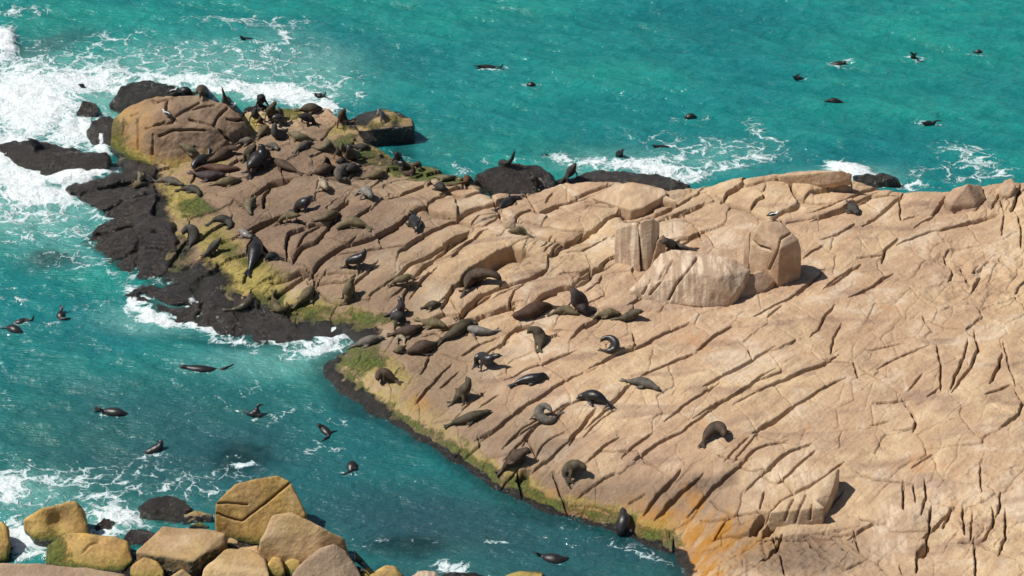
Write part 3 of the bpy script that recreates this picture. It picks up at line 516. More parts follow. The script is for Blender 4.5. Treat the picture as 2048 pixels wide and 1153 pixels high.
def rock_attrs(me, kind, co=None, sdv=None):
    co = get_co(me) if co is None else co
    x, y, z = co.T
    px, py = pix(x, y, z)
    n1 = fbm(x * 0.8, y * 0.8, z * 0.8, o=2); n2 = noise(x * 2.5 + 9, y * 2.5, z * 2.5)
    wpx, wpy = px + 28 * n1, py + 18 * n2 + 14 * n1
    a = {k: np.zeros(len(co)) for k in ATT}
    if kind == 'platform':
        for k, zl in (('stain', Z_STAIN), ('yellow', Z_YELLOW), ('green', Z_GREEN), ('orange', Z_ORANGE), ('black', Z_BLACK), ('pale', Z_PALE), ('foam', Z_FOAM)):
            a[k] = blobs(wpx, wpy, zl)
        zz = z + 0.18 * n1 + 0.1 * n2
        west = sstep(1420, 1330, px)
        a['black'] = np.maximum(a['black'], sstep(0.30, 0.06, zz) * 0.95)
        a['black'] = np.maximum(a['black'], sstep(0.9, 0.1, zz) * sstep(1000, 600, px) * 0.42)
        a['green'] = np.maximum(a['green'], sstep(0.02, 0.2, zz) * sstep(0.66, 0.3, zz) * west * 0.68)
        a['yellow'] = np.maximum(a['yellow'], sstep(0.1, 0.3, zz) * sstep(0.95, 0.45, zz) * west * 0.55)
        a['orange'] = np.maximum(a['orange'], sstep(0.1, 0.3, zz) * sstep(0.8, 0.4, zz) * sstep(1000, 1200, px) * sstep(1560, 1440, px) * 0.7)
        back = sstep(0.8, 0.3, zz) * sstep(900, 1000, px) * (py < 420)
        a['black'] = np.maximum(a['black'], back)
    else:
        zz = z + 0.14 * n1 + 0.08 * n2
        if kind == 'gold':
            cheek = blobs(wpx, wpy, [(105,1110,34,46,0,1.0),(1,1100,20,30,0,.4),(110,1075,50,16,0,.5),(480,1078,60,14,0,.45)])
            a['gold'] = 0.9 + 0.3 * n1; a['yellow'] = sstep(1.0, 0.2, zz) * 0.72; a['green'] = np.maximum(sstep(0.62, 0.15, zz) * 0.78, cheek); a['black'] = sstep(0.34, 0.05, zz) * 0.95
            a['stain'] = sstep(0.1, 0.5, n1) * 0.4
        elif kind == 'fawn':
            a['gold'] = 0.40 + 0.3 * n1; a['stain'] = sstep(-0.1, 0.5, n1) * 0.55; a['black'] = sstep(0.15, 0.0, zz) * 0.9; a['yellow'] = sstep(0.7, 0.2, zz) * 0.4
        elif kind == 'flat':
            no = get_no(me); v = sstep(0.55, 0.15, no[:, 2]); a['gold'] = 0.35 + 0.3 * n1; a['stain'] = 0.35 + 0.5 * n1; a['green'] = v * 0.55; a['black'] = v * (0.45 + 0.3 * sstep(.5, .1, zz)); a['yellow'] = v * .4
        elif kind == 'grey':
            a['stain'] = 0.38 + 0.3 * n1; a['pale'] = 0.25 + n1 * .4; a['black'] = sstep(0.1, 0.0, zz) * 0.9
        elif kind == 'pale':
            a['pale'] = 0.85 + 0.2 * n1; a['stain'] = 0.02 + 0.3 * n1
        elif kind == 'slab':
            a['pale'] = 0.22 + 0.4 * n1; a['stain'] = 0.05 + 0.3 * n2
        elif kind == 'black':
            a['black'] = 0.95 + 0.3 * n1; a['green'] = 0.10 + 0.3 * n2
        elif kind == 'mossblack':
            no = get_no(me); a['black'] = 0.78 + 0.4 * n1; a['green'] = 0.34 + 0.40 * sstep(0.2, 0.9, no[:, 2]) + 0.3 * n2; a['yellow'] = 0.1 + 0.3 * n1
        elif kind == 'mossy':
            no = get_no(me); a['yellow'] = 0.25 + 0.35 * sstep(0.3, 0.9, no[:, 2]) + 0.5 * n1; a['green'] = 0.40 + 0.6 * n2; a['black'] = np.maximum(sstep(0.8, 0.3, no[:, 2]) * 0.95, 0.30 + 0.9 * n1 + 0.5 * blobs(px, py, [(735, 232, 40, 12, -20, 1.0), (800, 222, 26, 8, 20, .9)])); a['stain'] = 0.6 + n1  # steep sides blackened for algae and for shade painted into the colour
        elif kind == 'big':
            left = sstep(330, 225, px + 20 * n1); low = sstep(1.25, 0.5, zz)
            a['stain'] = 0.75 + 0.3 * n1; a['gold'] = 0.3 * left + 0.35 * low
            a['orange'] = 0.55 * sstep(360, 250, px) + 0.4 * low
            a['yellow'] = 0.45 * left + 0.55 * low * sstep(480, 400, px); a['green'] = 0.62 * left * sstep(205, 260, py) + 0.4 * sstep(0.7, 0.4, zz); a['black'] = sstep(0.55, 0.25, zz) * sstep(420, 330, px) * 0.9
    if kind not in ('platform',):
        a['foam'] = blobs(wpx, wpy, [(200,275,10,18,0,.9),(190,240,14,6,0,.0),(395,600,22,14,60,.75),(300,590,50,8,0,.5),(470,655,60,8,8,.5),(1150,352,40,4,0,.4),(280,345,14,5,0,.0),(60,300,40,6,0,.35),(360,575,50,6,0,.5),(215,432,22,4,-20,.7),(150,394,20,4,-15,.7),(300,562,40,5,0,.6),(440,640,30,8,30,.6),(270,600,16,10,0,.8),(520,665,60,10,0,.5)])
    for k in ATT: add_attr(me, k, np.clip(a[k], 0, 1.5))

# ================================================================== boulders: corner points in the photograph with their heights
# (name, kind, label, corners (px, py, height), voxel, smoothing, relief, relative-to-rock?, traced cracks)
BL = []
def B(name, kind, label, pts, vox=0.07, sm=5, rel=0.05, on_rock=False, cracks=(), back=True, dents=(), grp=None): BL.append((name, kind, label, pts, vox, sm, rel, on_rock, cracks, back, dents, grp))
FG = 'boulders along the near shore'; BR = 'black rocks awash on the left shore'; UP = 'loose blocks on top of the platform'
B('boulder','big','huge brown dome shaped boulder with a yellow green flank, gulls and seals on top',[(258,212,2.2),(290,198,2.6),(340,191,2.9),(400,191,2.8),(455,207,2.5),(480,226,2.1),(497,258,1.4),(498,278,.9),(224,240,1.6),(221,285,.6),(248,322,.2),(300,340,.2),(352,346,.3),(440,306,.8),(400,320,.7),(300,258,2.1),(350,254,2.1),(420,258,1.9),(470,262,1.6)],.058,10,.11,False,
  [(2,[(335,200),(332,222),(352,232),(345,245),(318,250)]),(2,[(398,206),(385,213),(370,222),(352,232)]),(3,[(455,216),(437,232),(428,251),(440,262),(462,285)]),(2,[(428,251),(405,245),(380,240)]),(2,[(290,258),(312,250),(330,243)]),(2,[(320,272),(345,262),(385,260),(410,262)]),(1,[(248,240),(245,270)]),(1,[(275,240),(275,300)]),(1,[(305,270),(305,310)]),(3,[(455,238),(475,242),(486,240)]),(2,[(300,196),(310,206),(330,200)]),(1,[(375,222),(400,215),(430,210)]),(1,[(262,232),(275,226)])])
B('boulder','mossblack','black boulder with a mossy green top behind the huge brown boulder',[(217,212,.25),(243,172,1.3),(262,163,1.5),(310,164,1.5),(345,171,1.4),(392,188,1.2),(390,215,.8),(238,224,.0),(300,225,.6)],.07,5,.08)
B('boulder','black','small round black rock in the white foam left of the huge boulder',[(150,226,.3),(165,206,.65),(190,205,.65),(197,222,.4),(188,240,0),(150,238,0)],.07,4,.06,grp=BR)
B('boulder','black','black rock with a thin waterfall against the left foot of the huge boulder',[(172,262,.3),(185,240,.9),(215,231,1.3),(236,240,1.3),(228,292,.2),(200,292,.1),(175,285,0)],.08,4,.08,grp=BR)
B('boulder','black','long flat topped black rock below the waterfall, moss brown front face',[(78,328,.5),(96,309,.85),(160,303,.95),(214,305,1.0),(218,335,.4),(206,354,.0),(110,357,.0),(80,346,.1)],.08,4,.08,grp=BR)
B('boulder','black','low wet blue black ledge at the left edge with one seal on it',[(-10,292,.15),(30,277,.35),(75,284,.35),(150,294,.4),(182,304,.35),(150,322,.1),(100,342,.05),(40,337,.0),(8,312,0)],.09,5,.06,grp=BR)
B('boulder','black','wet black rock below the white surge channel, sloping down left',[(128,377,.2),(200,354,.5),(240,347,.6),(300,345,.85),(312,380,.7),(300,432,.6),(215,426,.2),(190,412,.0),(150,393,0)],.07,3,.20,False,[(4,[(145,392),(200,374),(300,362)]),(3,[(205,425),(255,395),(312,384)])],grp=BR)
B('boulder','black','largest black rock of the left shore, rough sloping face above open water',[(165,486,0),(200,450,.55),(250,430,.95),(305,432,1.05),(345,450,.85),(352,500,.55),(332,546,.2),(280,562,.05),(220,532,0)],.07,3,.20,False,[(3,[(190,470),(260,452),(340,470)]),(3,[(225,525),(285,492),(345,500)]),(2,[(262,436),(275,470),(270,540)])],grp=BR)
B('boulder','black','low black reef washed by white water below the mossy slope',[(250,590,.08),(285,577,.25),(380,570,.4),(470,585,.55),(560,622,.45),(602,662,.15),(560,686,0),(440,668,0),(370,645,0),(300,625,0),(420,615,.5)],.075,2,.24,False,[(4,[(385,570),(402,605),(390,645)]),(3,[(280,588),(340,612),(380,610)]),(3,[(450,588),(480,640),(470,670)]),(3,[(520,612),(545,668)])],grp=BR)
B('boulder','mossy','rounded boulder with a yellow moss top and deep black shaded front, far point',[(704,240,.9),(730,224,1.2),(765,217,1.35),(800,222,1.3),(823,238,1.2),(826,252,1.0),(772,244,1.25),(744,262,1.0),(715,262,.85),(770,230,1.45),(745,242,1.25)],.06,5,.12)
B('boulder','mossy','green slanted slab between the platform and the yellow topped boulder',[(686,256,.6),(700,240,.75),(732,260,.75),(694,276,.5),(722,290,.2),(740,285,.2)],.06,3,.05)
B('boulder','mossy','low green weedy ledge under the shaded front of the yellow topped boulder',[(690,286,.5),(710,281,.55),(765,300,.45),(788,319,.25),(760,327,.1),(700,312,.3)],.06,3,.06)
B('boulder','black','rounded black rock with an upright seal on its crest, middle of the far shore',[(952,350,.6),(985,331,1.2),(1020,325,1.4),(1060,328,1.4),(1100,342,1.1),(1112,365,.7),(1100,396,.3),(1000,396,.3),(960,366,.3)],.08,6,.06)
B('boulder','black','low wet blue black rock behind the crest with foam breaking on it',[(1105,360,.3),(1160,347,.5),(1230,343,.55),(1290,346,.5),(1350,354,.4),(1384,370,.1),(1300,386,.0),(1120,382,.1)],.09,5,.08)
B('boulder','mossblack','dark weedy rock below the crest beside breaking white water on the right',[(1705,353,.5),(1740,347,.6),(1785,353,.6),(1808,368,.2),(1740,372,.2)],.08,4,.06)
B('boulder','black','black wet rock behind the huge boulder carrying one upright seal',[(483,224,.4),(500,212,.6),(530,210,.6),(550,222,.4),(530,233,.2)],.07,4,.05)
# loose blocks on the platform
B('rock_block','pale','square upright block with streaked brown front, left half of the split pair',[(1231,459,1.7),(1274,448,2.25),(1277,446,2.3),(1242,449,1.9),(1229,520,.1),(1281,544,.1)],.045,1,.025,True,grp=UP,back=False)
B('rock_block','pale','tall upright block with a pale streaked front, right half of the split pair',[(1280,444,2.4),(1306,437,2.6),(1319,447,2.3),(1285,545,.0),(1296,541,.1),(1312,497,.9)],.045,1,.025,True,grp=UP,back=False)
B('rock_block','slab','narrow leaning slab tight against the tall streaked block',[(1299,545,0),(1313,482,1.5),(1326,471,1.7),(1331,479,1.5),(1328,510,.6),(1320,541,.0)],.05,3,.04,True,grp=UP,back=False)
B('rock_block','slab','large pale pointed boulder with a rounded top and a shaded right side, gull on top',[(1524,441,2.8),(1548,437,2.9),(1563,446,2.75),(1581,468,2.35),(1597,480,2.05),(1602,500,1.5),(1602,528,.8),(1552,572,0),(1556,566,.05),(1499,521,.7),(1507,465,2.2),(1513,545,.3),(1560,500,1.9)],.05,3,.03,True,[(2,[(1502,478),(1515,492),(1540,500)]),(1,[(1538,540),(1552,510),(1562,478),(1585,465)])],grp=UP,back=False)
B('rock_block','slab','thin split off slab standing at the left side of the large pointed boulder',[(1486,521,.5),(1491,475,1.7),(1501,463,2.0),(1499,500,1.2),(1494,526,.4)],.05,3,.03,True,grp=UP,back=False)
B('rock_block','pale','wide tilted block with grey and white run off streaks and an undercut foot',[(1258,581,.3),(1322,506,1.5),(1350,500,1.45),(1420,513,1.4),(1470,518,1.4),(1502,541,1.0),(1468,590,.5),(1455,612,.0),(1400,614,0),(1330,607,0),(1270,596,0),(1300,540,1.0),(1390,545,1.4),(1440,555,1.3)],.05,2,.06,True,[(2,[(1338,600),(1352,570),(1376,540),(1395,515)]),(1,[(1300,590),(1325,560),(1345,520)]),(1,[(1318,560),(1330,535)]),(1,[(1285,590),(1300,560)])],grp=UP)
B('rock_block','slab','rounded brown wedge stone between the streaked block and the pointed boulder',[(1470,586,.2),(1490,552,.8),(1525,542,.8),(1549,562,.3),(1530,581,.1),(1480,596,0)],.05,4,.05,True,grp=UP)
B('rock_block','slab','low fractured ledge block with a dark grooved front face, lower right',[(1540,1026,.5),(1568,1004,.75),(1612,984,.8),(1640,1006,.8),(1650,1016,.75),(1536,1047,0),(1600,1048,0),(1646,1041,.0)],.045,1,.05,True,[(1,[(1570,1042),(1578,1015),(1588,995)]),(1,[(1590,1046),(1600,1015),(1612,990)]),(1,[(1620,1040),(1624,1010)])],grp=UP)
B('rock_block','slab','sharp fin of pale rock casting a dark pointed shadow, lower right',[(1675,937,1.2),(1680,939,1.1),(1664,985,.8),(1646,1026,.2),(1612,985,.85),(1630,1000,.8),(1655,1010,.5),(1618,1012,.4)],.05,2,.03,True,grp=UP)
B('rock_block','slab','small flat stone tilted beside the deep shadow gap near the top of the platform',[(1306,392,.3),(1330,389,.35),(1356,402,.3),(1340,408,.1),(1312,404,.1)],.05,3,.03,True,grp=UP)
B('rock_block','slab','small round topped stone with a shaded end in the crevice above the streaked blocks',[(1003,448,.3),(1018,436,.5),(1032,438,.5),(1031,456,.1),(1010,458,.1)],.05,4,.03,True,grp=UP)
B('rock_block','slab','long flat slab lying along the highest crest of the far ridge, shadow gap below',[(1557,352,.2),(1575,346,.24),(1620,341,.22),(1682,341,.22),(1708,349,.15),(1694,352,.1),(1590,360,.1)],.05,5,.06,True,grp=UP,back=False)
B('rock_block','slab','rounded block at the right end of the far ridge with a dark cleft beside it',[(1888,398,.1),(1905,378,.2),(1935,368,.22),(1962,371,.22),(1972,396,.1),(1950,410,.1),(1900,412,.1)],.055,5,.05,True,grp=UP)
B('rock_block','slab','knobbly boulder topping the far right corner of the ridge',[(2000,374,.4),(2008,360,.5),(2026,356,.5),(2032,372,.35),(2020,392,.1),(2004,392,.1)],.05,4,.05,True,grp=UP)
B('rock_block','slab','big tilted slab on the ridge with a deep black gap along its right lower edge',[(1180,395,.05),(1232,369,.14),(1262,364,.18),(1300,371,.2),(1332,380,.42),(1334,388,.38),(1290,413,.3),(1262,420,.25),(1200,399,.1)],.05,5,.06,True,grp=UP,back=False)
# near shore
B('boulder','gold','golden boulder cut off by the left edge beside foaming water',[(-45,1040,1.2),(4,1044,1.25),(14,1054,1.1),(18,1085,.7),(15,1120,.2),(-45,1125,.3)],.07,6,.04,grp=FG)
B('boulder','gold','golden boulder with a scooped hollow and a raised right tip beside the white surge',[(48,1040,.8),(85,1016,1.35),(150,1003,1.55),(166,1020,1.2),(182,1068,.35),(178,1092,.0),(70,1080,.2),(95,1094,.0),(47,1050,.4)],.06,6,.05,grp=FG,dents=[(115,1048,.55,.30)])
B('boulder','gold','two lobed golden boulder with a bright green left cheek, lower left',[(93,1092,.5),(128,1068,.95),(165,1067,.95),(196,1082,.72),(226,1074,.95),(254,1086,.8),(267,1120,.35),(240,1148,.1),(150,1148,.1),(92,1135,.1)],.06,6,.04,grp=FG,dents=[(196,1080,.3,.14)],cracks=[(1,[(166,1105),(180,1090),(195,1082)])])
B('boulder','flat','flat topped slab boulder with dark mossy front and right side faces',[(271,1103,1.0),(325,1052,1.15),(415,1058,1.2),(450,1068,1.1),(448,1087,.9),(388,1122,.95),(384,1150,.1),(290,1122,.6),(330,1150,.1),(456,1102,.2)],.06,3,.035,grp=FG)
B('boulder','gold','big golden cube shaped boulder split by two long dark cracks',[(430,1004,1.9),(470,967,2.3),(555,949,2.35),(581,962,2.1),(613,1032,.9),(604,1062,.2),(440,1075,.2),(520,1094,.1),(430,1040,1.1)],.05,6,.035,grp=FG,cracks=[(3,[(430,1026),(455,1036),(485,1042),(530,1008),(580,966)]),(2,[(432,1008),(455,1006),(495,1010)])])
B('boulder','fawn','great tan wedge boulder leaning in front of the cracked golden cube',[(518,1082,1.3),(545,1030,2.05),(580,1024,2.15),(640,1052,1.75),(686,1076,1.15),(699,1110,.4),(640,1128,.4),(516,1122,.3),(560,1130,.3)],.06,6,.04,grp=FG)
B('boulder','grey','pale grey rounded boulder nearest the viewer with a seal behind its right side',[(585,1142,.9),(640,1095,1.45),(668,1088,1.55),(692,1100,1.3),(724,1152,.5),(700,1195,.0),(575,1195,.0)],.06,6,.04,grp=FG)
B('boulder','mossblack','dome of black rock with green weed left of the cracked golden cube',[(276,1016,.5),(308,996,.85),(340,992,.95),(372,1005,.75),(387,1022,.4),(375,1047,.0),(300,1047,.0)],.06,6,.06,grp=FG)
B('boulder','mossy','small weed covered rock squeezed between the black dome and the golden cube',[(366,1030,.4),(395,1019,.5),(426,1028,.4),(428,1047,0),(370,1052,0)],.05,5,.05,grp=FG)
B('boulder','gold','little rounded golden stone under the weed covered rock',[(377,1049,.25),(400,1042,.32),(421,1052,.2),(415,1062,0),(380,1062,0)],.05,4,.03,grp=FG)
B('boulder','black','wet black rock between the white surge and the flat topped slab boulder',[(247,1076,.3),(262,1053,.5),(300,1058,.4),(311,1070,.3),(290,1097,0),(250,1097,0)],.06,4,.05,grp=FG)
B('boulder','gold','small egg shaped golden boulder at the bottom below the flat topped slab',[(259,1136,.6),(285,1116,.8),(311,1120,.7),(328,1142,.5),(325,1180,0),(260,1180,0)],.05,6,.03,grp=FG)
B('boulder','fawn','broad low tan boulder at the bottom under the great wedge boulder',[(408,1140,.7),(450,1100,.95),(500,1098,.95),(530,1120,.8),(541,1152,.5),(398,1180,.2),(530,1190,.0)],.06,6,.04,grp=FG)
B('boulder','gold','small upright oval stone leaning between larger boulders at the bottom',[(534,1131,.6),(548,1114,.85),(561,1118,.85),(570,1141,.5),(560,1156,.2),(540,1153,.2)],.05,5,.02,grp=FG)
B('boulder','gold','orange brown rounded boulder top at the bottom edge right of the grey one',[(738,1152,.5),(770,1130,.85),(791,1135,.75),(807,1152,.4),(800,1190,0),(732,1190,0)],.06,6,.03,grp=FG)
B('boulder','pale','whitish boulder top just showing at the bottom edge',[(816,1154,.5),(840,1146,.62),(870,1148,.62),(888,1160,.3),(880,1195,0),(812,1195,0)],.06,6,.03,grp=FG)
B('boulder','mossblack','dark weedy rock in a foam ring at the bottom edge',[(873,1150,.2),(910,1139,.35),(950,1141,.35),(978,1154,.2),(960,1185,0),(880,1185,0)],.06,5,.05,grp=FG)
B('boulder','grey','long low grey brown slab filling the bottom left corner',[(-70,1128,1.0),(60,1127,1.1),(180,1137,1.1),(248,1152,.9),(240,1205,.3),(-70,1230,.3)],.07,6,.03,grp=FG)
B('boulder','gold','golden rock top at the bottom edge in the middle of the cove',[(1003,1154,.4),(1040,1147,.55),(1087,1149,.55),(1082,1195,0),(998,1195,0)],.06,6,.03,grp=FG)
B('boulder','fawn','small angular brown stone wedged beside the egg shaped golden boulder',[(343,1152,.5),(362,1142,.65),(385,1152,.4),(378,1180,0),(343,1180,0)],.05,3,.03,grp=FG)
B('boulder','black','low black rock swamped by white foam between the golden boulders',[(184,1051,.15),(205,1034,.35),(231,1045,.2),(226,1062,0),(190,1064,0)],.06,3,.06,grp=FG)
B('boulder','gold','small orange stone under the seal beside the pale grey boulder',[(721,1142,.4),(738,1134,.5),(748,1150,.3),(744,1180,0),(718,1180,0)],.05,4,.03,grp=FG)
B('boulder','fawn','wide tan boulder wedged between the flat topped slab and the great wedge boulder',[(455,1118,.5),(478,1098,.75),(515,1094,.7),(522,1118,.5),(500,1150,.3),(450,1150,.3)],.05,4,.03,grp=FG)
B('boulder','gold','little yellow stone in the gap under the great wedge boulder',[(568,1126,.5),(585,1118,.62),(600,1124,.55),(604,1142,.3),(590,1158,.1),(568,1150,.1)],.045,5,.03,grp=FG)
B('boulder','fawn','small tan stone squeezed under the right corner of the flat topped slab',[(455,1078,.3),(466,1070,.4),(478,1078,.3),(474,1094,.05),(456,1094,.05)],.045,4,.03,grp=FG)
B('boulder','gold','pebble sized golden stone at the bottom edge beside the orange brown boulder',[(700,1150,.3),(712,1143,.4),(722,1152,.25),(716,1172,.05),(700,1172,.05)],.045,4,.02,grp=FG)
B('boulder','black','low black wet rock filling the dark gaps between the near shore boulders',[(262,1078,.03),(330,1066,.1),(420,1066,.14),(530,1098,.14),(700,1124,.1),(770,1165,.1),(230,1165,.1)],.09,3,.05,back=False,grp=FG)  # added rock, put in so the gaps come out dark
B('boulder','black','submerged dark boulder under the cove surface above the golden cube',[(432,925,-.2),(470,897,-.1),(500,891,-.08),(535,905,-.15),(541,936,-.35),(440,946,-.25)],.08,6,.04,back=False)
B('boulder','black','submerged dark rock under the cove surface near the bottom middle',[(742,1096,-.15),(790,1078,-.04),(850,1085,-.08),(882,1106,-.25),(800,1120,-.35)],.08,6,.04,back=False)
B('boulder','black','submerged dark rock in the churned water off the left shore',[(70,516,-.15),(100,505,-.05),(130,508,-.02),(144,522,-.15),(110,530,-.3)],.08,6,.04,back=False)

def hull_temp(pts, on_rock, back):
    bm = bmesh.new()
    for (a, b, z) in pts:
        if on_rock:
            w = march(a, b, lambda x, y, q=z: base_h(x, y) + q); p = w; low = w[2] - z - 0.45
        else:
            p = at_z(a, b, z); low = -0.75
        bm.verts.new(p)
        if z > 0.05 or not on_rock: bm.verts.new((p[0], p[1], low))
        if back and z > 0.5:
            q = Vector((p[0], p[1] + 0.55, p[2] - 0.42 * z)); bm.verts.new(q); bm.verts.new((q[0], q[1] + .15, low))
        if on_rock and not back and z > 1.0:
            bm.verts.new((p[0] + .03, p[1] + 0.5, p[2] - 0.28)); bm.verts.new((p[0] + .05, p[1] + 0.65, low))
    r = bmesh.ops.convex_hull(bm, input=bm.verts)
    junk = list({e for e in r['geom_interior'] + r['geom_unused'] if isinstance(e, bmesh.types.BMVert)})
    bmesh.ops.delete(bm, geom=junk, context='VERTS')
    bmesh.ops.recalc_face_normals(bm, faces=bm.faces)
    me = bpy.data.meshes.new('tmp'); bm.to_mesh(me); bm.free(); return me

def finish_temps(items):
    """items: (mesh, voxel, smooth) -> remeshed, smoothed meshes (one dependency graph pass)"""
    obs = []
    for me, vox, sm in items:
        o = bpy.data.objects.new('tmp', me); COL.objects.link(o)
        r = o.modifiers.new('r', 'REMESH'); r.mode = 'VOXEL'; r.voxel_size = vox; r.use_smooth_shade = True
        if sm: s = o.modifiers.new('s', 'SMOOTH'); s.factor = 0.5; s.iterations = sm
        obs.append(o)
    dg = bpy.context.evaluated_depsgraph_get(); dg.update()
    out = []
    for o in obs:
        out.append(bpy.data.meshes.new_from_object(o.evaluated_get(dg)))
    for o in obs:
        m = o.data; bpy.data.objects.remove(o); bpy.data.meshes.remove(m)
    return out

from mathutils.bvhtree import BVHTree
bmeshes = finish_temps([(hull_temp(p, onr, bk), vox, sm + (5 if grp_ == FG else 0)) for (_, _, _, p, vox, sm, _, onr, _, bk, _, grp_) in BL])
ROCKPTS = []
for (name, kind, label, pts, vox, sm, rel, onr, cracks, bk, dents, grp), me in zip(BL, bmeshes):
    co = get_co(me); no = get_no(me)
    x, y, z = co.T; s = hash(label) % 97 if False else len(label) * 1.7
    if grp == FG: rel *= 1.7
    d = rel * (1.5 * noise(x * 0.8 + s, y * 0.8, z * 0.8) + 0.7 * noise(x * 2.1 + s, y * 2.1, z * 2.1) + 0.32 * noise(x * 5 + s, y * 5, z * 5))
    if kind in ('black', 'mossblack'): d += 0.10 * noise(x * 1.1, y * 1.1, z * 1.1) + 0.34 * np.abs(noise(x * 1.3, y * 1.3, z * 1.3)) - 0.04 + 0.08 * np.abs(noise(x * 3.3, y * 3.3, z * 3.3)) - 0.05 + 0.05 * noise(x * 7, y * 7, z * 7)
    if kind == 'pale':   # vertical grooves and ridges of the broken faces
        d += 0.03 * noise((x + y * .4) * 5.0, (y - x * .2) * 3, z * 0.6)
    co = co + no * d[:, None]; me_co = co
    set_co(me, co)
    if cracks or dents:
        bvh = BVHTree.FromPolygons([Vector(c) for c in co], [tuple(p.vertices) for p in me.polygons])
        tot = np.zeros(len(co)); no = get_no(me)
        for cls, cp in cracks:
            hw, dep, pd, pr, st = CLS[cls]
            Q = []
            for (a, b), (a2, b2) in zip(cp[:-1], cp[1:]):
                for t in np.linspace(0, 1, max(2, int(math.hypot(a2 - a, b2 - b) / 3))):
                    jx, jy = 1.2 * float(noise((a + t * (a2 - a)) * .15, b * .15)), 1.2 * float(noise(a * .15, (b + t * (b2 - b)) * .15 + 9))
                    r = Vector(ray(a + (a2 - a) * t + jx, b + (b2 - b) * t + jy))
                    hit = bvh.ray_cast(Vector(CAMP), r.normalized())[0]
                    if hit: Q.append(np.array(hit))
            bd = np.full(len(co), 1e9)
            for a, b in zip(Q[:-1], Q[1:]):
                dd = b - a; L = max((dd**2).sum(), 1e-9)
                if L > 0.5: continue
                t = np.clip(((co - a) @ dd) / L, 0, 1); e = co - a - t[:, None] * dd; bd = np.minimum(bd, (e**2).sum(1))
            bd = np.sqrt(bd); hw = max(hw * .8, vox * 0.8)
            if grp == FG: hw *= 0.8; pd *= 0.4
            tot = np.minimum(tot, -dep * (0.4 if grp == FG else 0.6) * np.exp(-(bd / hw)**2) - pd * .8 * np.exp(-bd / (pr * .4)))
        for a, b, rad, dep in dents:
            hit = bvh.ray_cast(Vector(CAMP), Vector(ray(a, b)).normalized())[0]
            if hit: tot -= dep * np.exp(-((co - np.array(hit))**2).sum(1) / (rad * rad) * 1.5)
        co = co + no * tot[:, None]; set_co(me, co)
    rock_attrs(me, kind)
    me.polygons.foreach_set('use_smooth', np.ones(len(me.polygons), dtype=bool))
    me.name = name
    o = link(name, me, ROCK); tag(o, label, 'boulder' if name == 'boulder' else 'rock', grp)
    ROCKPTS.append(co)

# ---- platform mesh
vis = keep & (H > -0.65)
idx = -np.ones(H.shape, dtype=np.int64)
fq = vis[:-1, :-1] & vis[1:, :-1] & vis[:-1, 1:] & vis[1:, 1:]
use = np.zeros(H.shape, bool); use[:-1, :-1] |= fq; use[1:, :-1] |= fq; use[:-1, 1:] |= fq; use[1:, 1:] |= fq
idx[use] = np.arange(use.sum())
PC = np.stack([X[use], Y[use], H[use]], 1)
J, I = np.nonzero(fq)
faces = np.stack([idx[J, I], idx[J, I + 1], idx[J + 1, I + 1], idx[J + 1, I]], 1)
flab = LAB[J, I]
class Holder:           # collects the colour zones once for the whole platform
    def __init__(s): s.a = {}
_hold = Holder(); _add = add_attr
def add_attr(me, name, v):
    if me is _hold: _hold.a[name] = v
    else: _add(me, name, v)
rock_attrs(_hold, 'platform', PC)
cnt = np.bincount(flab, minlength=len(SEEDS) + 1)
order = [l for l in np.argsort(-cnt) if l > 0 and cnt[l] > 60][:290]
def sub_mesh(name, fsel):
    f = faces[fsel]; u, inv = np.unique(f, return_inverse=True)
    me = np_mesh(name, PC[u], inv.reshape(f.shape))
    for k_, v_ in _hold.a.items(): _add(me, k_, v_[u])
    return me
rest = ~np.isin(flab, order)
plat = link('rock_platform', sub_mesh('rock_platform', rest), ROCK); tag(plat, kind='structure')
for l in order: link('rock_slab', sub_mesh('rock_slab', flab == l), ROCK, plat)

# the bedrock goes on beyond the picture, coarser
ex_ = np.arange(1.0, 75.0, 0.4); ey_ = np.arange(-60.0, 16.0, 0.4); EX, EY = np.meshgrid(ex_, ey_)
EZ = np.clip(tps(np.minimum(EX, 27.0), np.maximum(EY, -29.0)), -2, 4.5) + 0.3 * fbm(EX * 0.25, EY * 0.25, o=3) + 0.10 * np.abs(noise(EX * 0.9, EY * 0.9))
EP, EQ = pix(EX, EY, EZ)
_s0 = at_z(1372, 1135, 0); back_ = np.interp(EX, [24, 30, 75], [SHP[-5][1], SHP[-4][1] + .6, SHP[-4][1] + 2])
land_ = sstep(-0.2, 1.4, EX - (_s0[0] + 0.12 * np.maximum(_s0[1] - EY, 0) - 0.4)) * sstep(0.0, 1.2, back_ - EY)
EZ = EZ * land_ - 1.0 * (1 - land_)
fine_ = grid_lookup(np.where(vis, 1.0, 0.0), EX, EY, out=0.0)
EZ -= 0.9 * sstep(0.3, 1.0, blur(blur(fine_)))
okv = (EP > 2085) | (EQ > 1175)
okf = okv[:-1, :-1] | okv[1:, :-1] | okv[:-1, 1:] | okv[1:, 1:]
jj, ii = np.nonzero(okf & (EZ[:-1, :-1] > -0.9)); w_ = len(ex_)
F4 = np.stack([jj * w_ + ii, jj * w_ + ii + 1, (jj + 1) * w_ + ii + 1, (jj + 1) * w_ + ii], 1)
u_, inv_ = np.unique(F4, return_inverse=True)
xme = np_mesh('shore_rock', np.stack([EX.ravel(), EY.ravel(), EZ.ravel()], 1)[u_], inv_.reshape(F4.shape))
for k_ in ATT: _add(xme, k_, np.zeros(len(u_)))
tag(link('shore_rock', xme, ROCK), kind='structure')

